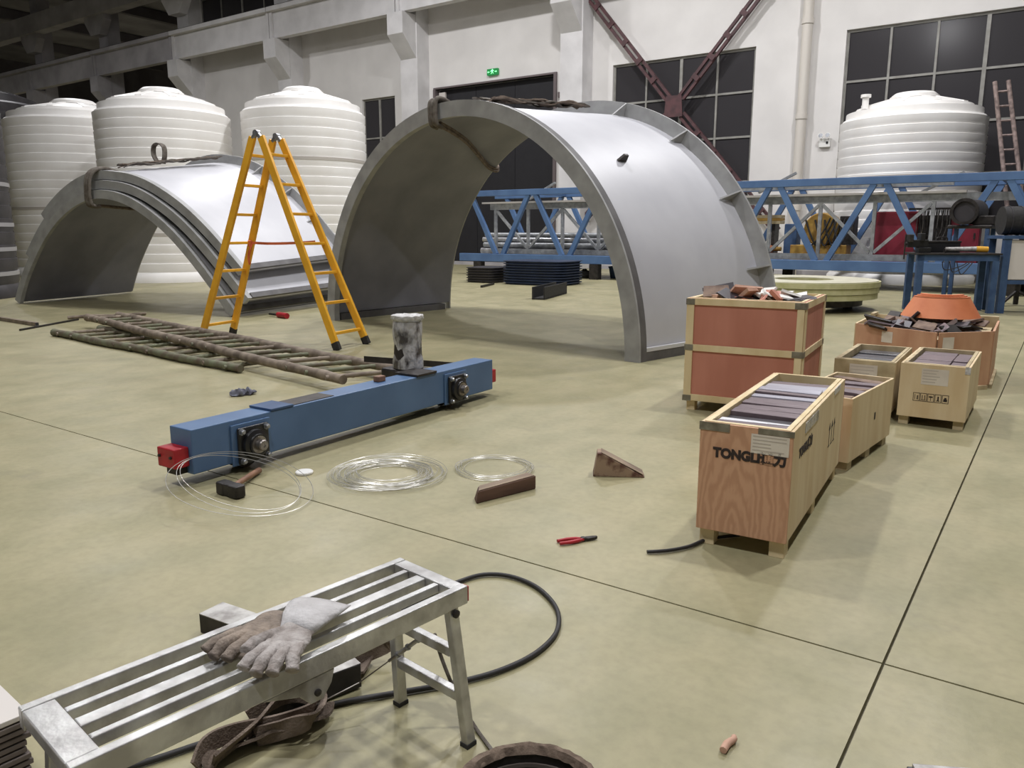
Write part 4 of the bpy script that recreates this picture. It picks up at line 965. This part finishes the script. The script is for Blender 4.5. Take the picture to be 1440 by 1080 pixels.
for i in range(26):
    x = -.36 + i * .03; MB().tube(crom([(x, 0, 2.05), (x + rr.uniform(-.05, .05), rr.uniform(-.04, .04), 1.6), (x + rr.uniform(-.08, .08), rr.uniform(-.05, .05), 1.2), (x + rr.uniform(-.06, .06), 0, .8 + rr.random() * .3)], 4), .011, 5).build('wire', 'steel' if i % 3 == 0 else 'steel_dark', hk)
MB().box(-.36, .36, .1, .4, .702, 1.9).build('backing_box', 'steel_dark', hk)
yb = thing('yellow_machine', 'mustard yellow machine with dark hoses behind the blue truss', 'machine', (-5.75, 23.3, .702))
MB().box(-.75, .75, -.3, .3, 0, .42).build('base_frame', 'mustard', yb, bevel=.02)
MB().lathe([(0, -.32), (.42, -.32), (.45, -.28), (.45, .28), (.42, .32), (0, .32)], 32).build('drum', 'mustard', yb, smooth=35, loc=(.05, -.02, .85), rot=(R(90), 0, 0))
MB().box(.52, .9, -.25, .25, .43, 1.2).build('control_box', 'steel_dark', yb, bevel=.02); MB().box(-.95, -.6, -.28, .2, .0, 1.0).build('pump_block', 'blue_dark', yb, bevel=.03)
for k in range(5): MB().tube(crom([(-.6 + k * .25, -.36, 1.1), (-.4 + k * .22, -.42, .7), (-.2 + k * .2, -.38, .4), (.1 + k * .12, -.42, .7), (.3 + k * .1, -.37, 1.15)], 5), .025, 6).build('hose', 'rubber', yb, smooth=60)
ob = thing('orange_cylinder', 'orange cylinder lying among bars behind the right of the large arch', 'cylinder', (-7.3, 22.62, .702), R(3))
MB().tube([(-.45, .25, .3), (.35, .25, .3)], .1, 14).build('barrel', 'orange', ob, smooth=50); MB().tube([(.35, .25, .3), (.6, .25, .3)], .06, 12).build('neck', 'mustard', ob, smooth=50)
MB().box(-.6, .6, .1, .4, .0, .19).build('cradle', 'red_deep', ob)
pa = thing('plank_stack', 'pale yellow plank bundle resting above the orange cylinder', 'planks', (-7.75, 23.35, .702))
for k in range(3): MB().box(-.9, .9, -.25, .2, 1.0 + k * .085, 1.08 + k * .085).build('plank', 'mustard' if k == 1 else 'pine_dirty', pa)
for x in (-.7, .7): MB().box(x - .05, x + .05, -.2, .2, 0, .999).build('trestle_post', 'steel_dark', pa)

# blue trays
def trays(label, x, y, n, rx, ry, m):
    t = thing('tray_stack', label, 'trays', (x, y, 0), R(4))
    for k in range(n):
        mb = MB(); z = k * .075; pts = []
        for i in range(28):
            a = 2 * math.pi * i / 28; c, s_ = math.cos(a), math.sin(a); e = .45
            pts.append((abs(c) ** e * (1 if c > 0 else -1), abs(s_) ** e * (1 if s_ > 0 else -1)))
        lev = [(.93, z), (.95, z + .045), (1.0, z + .05), (1.0, z + .068), (.9, z + .072)]; vs = []; fs = []
        for f_, zz in lev: vs += [(px_ * rx * f_, py_ * ry * f_, zz) for px_, py_ in pts]
        for l in range(4):
            for i in range(28): fs.append((l * 28 + i, l * 28 + (i + 1) % 28, (l + 1) * 28 + (i + 1) % 28, (l + 1) * 28 + i))
        fs += [tuple(range(27, -1, -1)), tuple(4 * 28 + i for i in range(28))]
        mb.add(vs, fs).build('tray', m, t, smooth=40)
    return t
p = G(763, 399); trays('stack of dark blue trays on the floor under the blue truss', p.x, p.y, 9, 1.05, .8, 'tray_blue')
p = G(682, 397); trays('lower stack of black trays beside the dark blue trays', p.x - .1, p.y + .4, 6, .55, .7, 'poly_black')
p = G(868, 391); bb = thing('blue_bucket', 'small blue bucket on the floor beyond the arch rim', 'bucket', p)
MB().lathe([(.0, 0), (.22, 0), (.28, .33), (.3, .34), (.3, .37), (.26, .37), (.2, .04), (0, .04)], 24).build('pail', 'blue_dark', bb, smooth=40); MB().tube(crom([(-.29, 0, .35), (-.3, .1, .36), (0, .3, .38), (.3, .1, .36), (.29, 0, .35)], 5), .015, 6).build('bail', 'steel_dark', bb)
p = G(822, 391); tag(MB().lathe([(0, 0), (.16, 0), (.24, .1), (.2, .22), (.08, .26), (.07, .3), (0, .3)], 18).build('rubber_cone', 'rubber', None, smooth=50, loc=p), 'small black rubber lump on the floor beneath the truss', 'rubber')

# =================================================================== WORK TABLES ON THE RIGHT
wt = thing('work_table', 'blue steel work table with a vice, at the truss end', 'table', (-2.3, 16.45, 0), R(24))
TW, TD, TH = 1.42, .75, 1.1
MB().box(-.03, TW, -.03, TD, TH - .03, TH).build('tabletop', 'steel_dark', wt, bevel=.005)
MB().box(0, TW - .03, 0, .05, TH - .14, TH - .031).build('apron', 'blue_dark', wt)
for (x, y) in ((0, 0), (TW - .14, 0), (0, TD - .14), (TW - .14, TD - .14)):
    MB().box(x, x + .11, y, y + .11, 0, TH - .031).build('leg', 'blue_dark', wt)
MT = Matrix.Translation((-2.3, 16.45, 0)) @ Matrix.Rotation(R(24), 4, 'Z')
vc = thing('bench_vice', 'black bench vice clamped at the left end of the blue work table', 'vice', MT @ Vector((.1, .2, TH)), R(24))
MB().box(-.08, .14, -.12, .12, 0.001, .1).build('base', 'bearing_black', vc, bevel=.01); MB().box(-.26, .1, -.06, .06, .1, .24).build('slide', 'bearing_black', vc, bevel=.01)
MB().box(-.06, .02, -.13, .13, .22, .36).build('fixed_jaw', 'bearing_black', vc, bevel=.01); MB().box(-.26, -.18, -.13, .13, .2, .34).build('moving_jaw', 'steel_dark', vc, bevel=.01)
MB().tube([(-.3, 0, .17), (-.26, 0, .17)], .03, 10).build('screw', 'steel_dark', vc); MB().tube([(-.29, 0, .34), (-.29, 0, -.12)], .014, 8).build('handle_bar', 'steel_dark', vc)
dr = thing('cordless_grinder', 'grey power tool with a yellow grip on the blue work table', 'power tool', MT @ Vector((.86, .2, TH)), R(24))
MB().tube([(-.34, 0, .07), (.18, 0, .07)], [.035, .05], 12).build('tool_body', 'alu_rough', dr, smooth=50); MB().tube([(.18, 0, .07), (.38, 0, .065)], .055, 12).build('grip', 'tool_yellow', dr, smooth=50); MB().lathe([(0, 0), (.06, 0), (.06, .02), (0, .02)], 16).build('disc', 'steel_dark', dr, loc=(-.36, 0, .03), rot=(0, R(90), 0))
bx_ = thing('parts_box', 'black toolbox behind the vice on the blue work table', 'toolbox', MT @ Vector((.55, .55, TH)), R(30))
MB().box(-.3, .3, -.12, .12, .001, .18).build('box_body', 'bearing_black', bx_, bevel=.01); MB().box(-.31, .31, -.13, .13, .181, .22).build('box_lid', 'steel_dark', bx_, bevel=.01)
MB().tube(crom([(-.1, 0, .22), (-.08, 0, .28), (.08, 0, .28), (.1, 0, .22)], 4), .012, 6).build('carry_handle', 'steel_dark', bx_)
cs = thing('cable_scrap', 'tangle of thin cable hanging under the blue work table', 'cable', MT @ Vector((.6, -.02, 0)), R(24))
for k in range(3): MB().tube(crom([(-.2 + k * .12, -.06, TH - .15), (-.15 + k * .14, -.07, TH - .3 - .04 * k), (.1 + k * .08, -.06, TH - .24), (.24 + k * .04, -.06, TH - .15)], 5), .009, 5).build('strand', 'cable', cs)
w2 = thing('machine_stand', 'blue stand with a white panel at the right edge', 'stand', MT @ Vector((1.46, .06, 0)), R(24))
for (x, y) in ((0, 0), (0, .7), (1.7, 0), (1.7, .7)): MB().box(x, x + .12, y, y + .12, 0, 1.36).build('leg', 'blue_dark', w2)
MB().box(-.02, 1.84, -.02, .84, 1.361, 1.42).build('top_plate', 'blue_dark', w2); MB().box(.125, 1.69, .03, .06, .62, 1.34).build('front_panel', 'panel_white', w2, bevel=.01); MB().box(.125, 1.69, .02, .08, .54, .61).build('lower_rail', 'blue_dark', w2)
M2 = MT @ Matrix.Translation((1.46, .06, 0))
rl = thing('rubber_roll', 'dark rolled rubber sheet lying on the blue stand at right', 'roll', M2 @ Vector((.05, .42, 1.42)), R(24))
MB().tube([(0, 0, .27), (1.75, 0, .27)], .26, 28).build('roll_body', 'rubber', rl, smooth=40)
for k in range(9): MB().ring([(.262, 0), (.272, 0), (.272, .02), (.262, .02)], 28).build('ridge', 'poly_black', rl, loc=(.1 + k * .19, 0, .27), rot=(0, R(90), 0))
mt = thing('electric_motor', 'black electric motor with round end cover behind the rubber roll', 'motor', (-1.75, 18.4, 0), R(-10))
MB().box(-.3, .5, -.2, .3, 1.55, 1.62).build('pedestal', 'steel_dark', mt, bevel=.02)
for (x, y) in ((-.25, -.15), (.42, -.15), (-.25, .25), (.42, .25)): MB().box(x - .035, x + .035, y - .035, y + .035, 0, 1.549).build('leg', 'blue_dark', mt)
MB().tube([(.0, -.2, 1.88), (.0, .45, 1.88)], .25, 24).build('motor_body', 'poly_black', mt, smooth=40); MB().ring([(.2, -.02), (.26, -.02), (.26, .04), (.2, .04)], 28).build('end_cover', 'steel_dark', mt, smooth=40, loc=(0, -.22, 1.88), rot=(R(90), 0, 0)); MB().box(.12, .5, -.1, .3, 1.621, 1.8).build('terminal_box', 'steel_dark', mt, bevel=.02)
fst = thing('floor_stand', 'small dark iron stand on the floor under the white panel', 'stand', (-.8, 19.2, 0))
MB().tube([(0, 0, .02), (0, 0, .75)], .05, 10).build('post', 'steel_dark', fst); MB().box(-.3, .3, -.04, .04, .5, .58).build('arm', 'steel_dark', fst)
for a in (0, 2.1, 4.2): MB().tube([(0, 0, .3), (.5 * math.cos(a), .5 * math.sin(a), .02)], .03, 8).build('leg', 'steel_dark', fst)

# =================================================================== ALUMINIUM BENCH
BR = math.atan2(-.05, .3) + 0.0
bd = Vector((-1.74 + 1.61, .65 - 1.69, 0)).normalized()      # along the bench, toward the camera
BA = math.atan2(-bd.x, bd.y) + math.pi                        # rotation so that local -y is bd
bn = thing('work_bench', 'scuffed aluminium folding bench with slatted top in the foreground', 'bench', (-1.61, 1.69, 0), math.atan2(bd.x, -bd.y))
# local: x across (0..W), y from 0 back to -L
BWd, BLn, BH = .30, 1.06, .5
def al(nm, *b, m='alu', p=None, bev=.003): return MB().box(*b).build(nm, m, p or bn, bevel=bev)
al('end_bar', 0.026, BWd - .026, -.045, -.0, BH - .034, BH - .001); al('end_bar', 0.026, BWd - .026, -BLn, -BLn + .065, BH - .034, BH - .001)
al('side_rail', 0, .025, -BLn, 0, BH - .05, BH); al('side_rail', BWd - .026, BWd, -BLn, 0, BH - .055, BH)
for xc, ww in ((.083, .02), (.15, .038), (.217, .02)): al('slat', xc - ww / 2, xc + ww / 2, -BLn + .066, -.046, BH - .03, BH - .003)
MB().box(BWd - .024, BWd - .002, .0005, .006, BH - .05, BH - .004).build('end_cap', 'red', bn, bevel=.001)
def leg(x, y, sx, sy):
    return MB().bar((x, y, BH - .055), (x + sx, y + sy, .012), .034, .028, (1, 0, 0)).build('leg', 'alu', bn, bevel=.003)
for (y, sy) in ((-.05, .035), (-BLn + .06, -.03)):
    for (x, sx) in ((.02, -.02), (BWd - .02, .03)):
        l = leg(x, y, sx, sy)
        MB().bar((x + sx, y + sy, .0), (x + sx * .99, y + sy * .99, .014), .038, .032, (1, 0, 0)).build('foot_pad', 'rubber', bn)
        MB().lathe([(.012, 0), (.012, .006), (.006, .008), (0, .008)], 12).build('rivet', 'steel_dark', bn, loc=(x + (.018 if sx > 0 else -.018), y + sy * .06, BH - .07), rot=(0, R(90) * (1 if sx > 0 else -1), 0))
    for z in (.16, .30):
        f = (BH - .055 - z) / (BH - .067)
        MB().bar((.02 - .02 * f + .015, y + sy * f, z), (BWd - .02 + .03 * f - .015, y + sy * f, z), .026, .03, (0, 0, 1)).build('brace_bar', 'alu', bn, bevel=.003)
MB().prism([(-.18, BH - .056), (-.05, BH - .056), (-.04, BH - .08), (-.16, BH - .1)], lambda a, b, d: (d, a - .02, b), .02, .026).build('folding_stay', 'alu', bn)
hp = MB().prism([(-.66, BH - .056), (-.46, BH - .056), (-.47, BH - .09), (-.495, BH - .122), (-.53, BH - .122), (-.56, BH - .09)], lambda a, b, d: (d, a, b), BWd - .022, BWd - .002).build('hinge_plate', 'alu_rough', bn, bevel=.002)
MB().lathe([(.009, 0), (.009, .005), (.004, .007), (0, .007)], 16).build('hinge_bolt', 'steel_dark', hp, loc=(BWd - .002, -.512, BH - .098), rot=(0, R(90), 0))
MBn = Matrix.Translation((-1.61, 1.69, 0)) @ Matrix.Rotation(math.atan2(bd.x, -bd.y), 4, 'Z')
def bp_(x, y, z): return MBn @ Vector((x, y, z))

# gloves on the bench
def glove(label, loc, rz, flip, m_hand, m_cuff, seed, cuff=True, sc=1.0):
    g = thing('work_glove', label, 'glove', loc, rz, 'leather work gloves'); rr = random.Random(seed)
    mb = MB()
    mb.blob((-.005, 0, .022), (.07, .058, .02), 18, 10).blob((.05, 0, .024), (.055, .052, .02), 18, 10).blob((-.045, 0, .022), (.035, .056, .018), 18, 10)
    mb.tube(crom([(.03, .03 * flip, .022), (.0, .06 * flip, .024)], 4), .022, 10)
    h = mb.build('palm', m_hand, g, smooth=80)
    md = h.modifiers.new('r', 'REMESH'); md.mode = 'VOXEL'; md.voxel_size = .004; md.use_smooth_shade = True
    sm = h.modifiers.new('s', 'SMOOTH'); sm.factor = .5; sm.iterations = 3
    def digit(nm, p, r):
        c = crom(p, 5); k = len(c); rs = []
        for i in range(k):
            f = i / (k - 1); rs.append(r * (1 + .07 * math.sin(f * 19 + r * 900)) * (1.0 if f < .88 else max(.35, 1 - ((f - .88) / .12) ** 2 * .65)))
        MB().tube(c, rs, 14).build(nm, m_hand, g, smooth=80)
    for i, (y, ln, bend) in enumerate(((.044, .088, .25), (.015, .108, .05), (-.0145, .102, -.08), (-.043, .08, -.3))):
        digit('finger', [(-.03, y * .95, .022), (-.06, y, .027), (-.06 - ln * .5, y * 1.06 + bend * .02, .031 + rr.uniform(-.004, .007)), (-.06 - ln * .85, y * 1.08 + bend * .05, .024), (-.06 - ln, y * 1.08 + bend * .06, .017)], .0172)
    digit('thumb', [(.01, .045 * flip, .024), (-.015, .07 * flip, .027), (-.05, .088 * flip, .024), (-.075, .09 * flip, .019)], .0185)
    if cuff:
        vs = []; fs = []; n = 24; lev = [(.045, .05, .021), (.085, .062, .023), (.13, .078, .025), (.175, .088, .022), (.22, .094, .016)]
        for (x, hw, hh) in lev:
            for j in range(n):
                a = 2 * math.pi * j / n; wv = 1 + .06 * math.sin(3 * a + x * 40)
                vs.append((x + .01 * math.sin(2 * a), hw * math.cos(a), hh + .002 + hh * math.sin(a) * wv))
        for l in range(len(lev) - 1):
            for j in range(n): fs.append((l * n + j, l * n + (j + 1) % n, (l + 1) * n + (j + 1) % n, (l + 1) * n + j))
        c = MB().add(vs, fs).build('cuff', m_cuff, g, smooth=60); so = c.modifiers.new('t', 'SOLIDIFY'); so.thickness = .0025
    g.scale = (sc, sc, sc)
    return g
ga = G(408, 902, BH + .03); gdir = G(374, 946, BH) - G(438, 866, BH)
gr = math.atan2(gdir.y, gdir.x) + math.pi
glove('grey leather work glove with open cuff lying on top on the bench', (ga.x, ga.y, BH + .014), gr, 1, 'hide_worn', 'hide_grey', 3, sc=.9)
gb = G(366, 890, BH + .01); gd2 = G(318, 922, BH) - G(385, 876, BH)
glove('brownish soiled work glove lying under the grey glove on the bench', (gb.x, gb.y, BH + .0), math.atan2(gd2.y, gd2.x) + math.pi, -1, 'hide_brown', 'hide_brown', 8, cuff=False, sc=.88)

# steel tube and sling under the bench
tq = thing('square_tube', 'dark square steel tube lying on the floor under the bench', 'steel tube')
p, q = G(372, 990, .05), G(500, 942, .05)
MB().bar(p, q, .085, .085).build('tube_wall', 'steel_dark', tq, bevel=.004); d = (q - p).normalized(); MB().bar(q, q + d * .002, .07, .07).build('open_end', 'rubber', tq); MB().bar(p + Vector((0, 0, .0432)), q + Vector((0, 0, .0432)), .08, .001).build('bright_face', 'alu_rough', tq)
t2 = thing('channel_offcut', 'short steel channel offcut on the floor behind the bench', 'steel bar')
p, q = G(298, 868, .04), G(360, 890, .04)
MB().bar(p, q, .11, .006).build('web', 'alu_rough', t2, loc=(0, 0, .037))
for sg in (-1, 1):
    sd = (q - p).normalized().cross(Vector((0, 0, 1))) * .052 * sg; MB().bar(p + sd, q + sd, .006, .074).build('flange', 'steel_dark', t2)
ws = thing('webbing_sling', 'brown woven webbing sling heaped on the floor under the bench', 'sling')
def wrib(px, z, wdir, wd=.06): 
    pts = [G(x, y, zz) for (x, y), zz in zip(px, z)]
    MB().ribbon(crom(pts, 7), wdir, wd, .009).build('webbing', 'sling_brown', ws, smooth=50)
wrib([(275, 1078), (290, 1048), (330, 1030), (390, 1018), (440, 1000), (452, 978), (430, 968), (385, 985), (350, 1010)], [.02, .05, .04, .05, .05, .07, .09, .06, .03], [(0, 0, 1)] * 80)
wrib([(285, 1076), (310, 1058), (360, 1040), (410, 1024), (448, 1008), (455, 990)], [.012, .03, .02, .03, .02, .03], (1, 1, .4), .07)
wrib([(300, 1070), (350, 1028), (385, 990), (420, 975), (450, 985), (440, 1010), (400, 1025), (360, 1036)], [.04, .06, .075, .08, .07, .07, .05, .03], (.5, .5, 1))
wrib([(455, 962), (490, 935), (520, 918), (545, 905), (535, 898), (505, 912)], [.02, .03, .05, .07, .09, .06], (.3, .6, 1), .06)
wrib([(500, 948), (512, 930), (520, 910), (500, 905)], [.02, .02, .05, .07], (1, 0, .3), .06)
tw = thing('turnbuckle_cable', 'thin steel cable with turnbuckle strung from the bench brace', 'cable')
a = bp_(.14, -.02, .30); b = G(505, 960, .1); c = G(330, 1050, .012)
MB().tube([a.lerp(b, .55), b, c], .0022, 6).build('cable_strand', 'steel', tw)
MB().tube([a, a.lerp(b, .12)], .004, 6).build('hook_shank', 'steel_dark', tw); MB().tube([a.lerp(b, .12), a.lerp(b, .42)], [.007, .007], 8).build('turnbuckle', 'alu_rough', tw, smooth=50)
MB().tube([a.lerp(b, .42), a.lerp(b, .55)], .005, 8).build('eye_bolt', 'steel', tw)
for k in (.12, .27, .42): MB().tube([a.lerp(b, k - .012), a.lerp(b, k + .012)], .0105, 8).build('lock_nut', 'steel_zinc', tw)
tag(MB().tube(crom([bp_(.14, 0.012, .285), bp_(.15, .03, .2), bp_(.2, .04, .1), bp_(.27, .05, .012), bp_(.4, .0, .01)], 6), .006, 6).build('bungee_cord', 'sling', None, smooth=60), 'thin grey cord dropping from the bench brace to the floor', 'cord')

# stacked sheets at the lower left corner
rr = random.Random(2)
c0 = G(36, 1000, .36); e1 = G(0, 965, .36) - c0; ca = math.atan2(-e1.y, -e1.x)
for k in range(20):
    o = MB().box(-.62, 0, -.9, 0, k * .018 + .0005, k * .018 + .014).build('ribbed_sheet', 'cardboard_brown' if k < 19 else 'panel_white', None, bevel=.002, loc=(c0.x + rr.uniform(-.006, .006), c0.y + rr.uniform(-.006, .006), 0), rot=(0, 0, ca))
    tag(o, 'grey-brown ribbed sheet stacked in the lower left corner, %s below the white one' % (ORD + ['fifteenth', 'sixteenth', 'seventeenth', 'eighteenth', 'nineteenth'])[18 - k] if k < 19 else 'white sheet topping the stack in the lower left corner', 'sheet', 'sheets stacked in the corner')

# drum at the bottom edge, box corner at lower right
p = G(745, 1046, .26); dc = Vector((p.x, p.y, 0)); back = Vector((-p.x, -p.y, 0)).normalized(); dc += back * .17
fd = thing('felt_roll', 'open hollow roll with a felted rim at the bottom edge', 'roll', dc)
MB().ring([(.155, 0), (.17, 0), (.172, .252), (.155, .252)], 48).build('wall', 'steel_dark', fd, smooth=40)
mb = MB().ring([(.15, .245), (.16, .262), (.174, .262), (.18, .245), (.176, .2), (.172, .2), (.172, .253), (.155, .253)], 64)
mb.v = [(x * (1 + .02 * noise.noise(Vector((x * 40, y * 40, z * 20)))), y * (1 + .02 * noise.noise(Vector((x * 40, y * 40, z * 20)))), z + .004 * noise.noise(Vector((x * 50, y * 50, 1)))) for x, y, z in mb.v]
mb.build('felt_rim', 'felt', fd, smooth=60)
for k in range(6): MB().ring([(.150, .04 + k * .034), (.1545, .04 + k * .034), (.1545, .05 + k * .034), (.150, .05 + k * .034)], 40).build('inner_ridge', 'cardboard_brown', fd, smooth=40)
p = G(1275, 1071, .12)
bx2 = thing('metal_case', 'grey-topped dark box peeking in at the lower right edge', 'box', (p.x, p.y, 0), R(28))
MB().box(0, .3, -.25, 0, 0, .108).build('case_body', 'bearing_black', bx2, bevel=.004); MB().box(.012, .3, -.25, -.004, .109, .12).build('case_lid', 'alu_rough', bx2, bevel=.003)
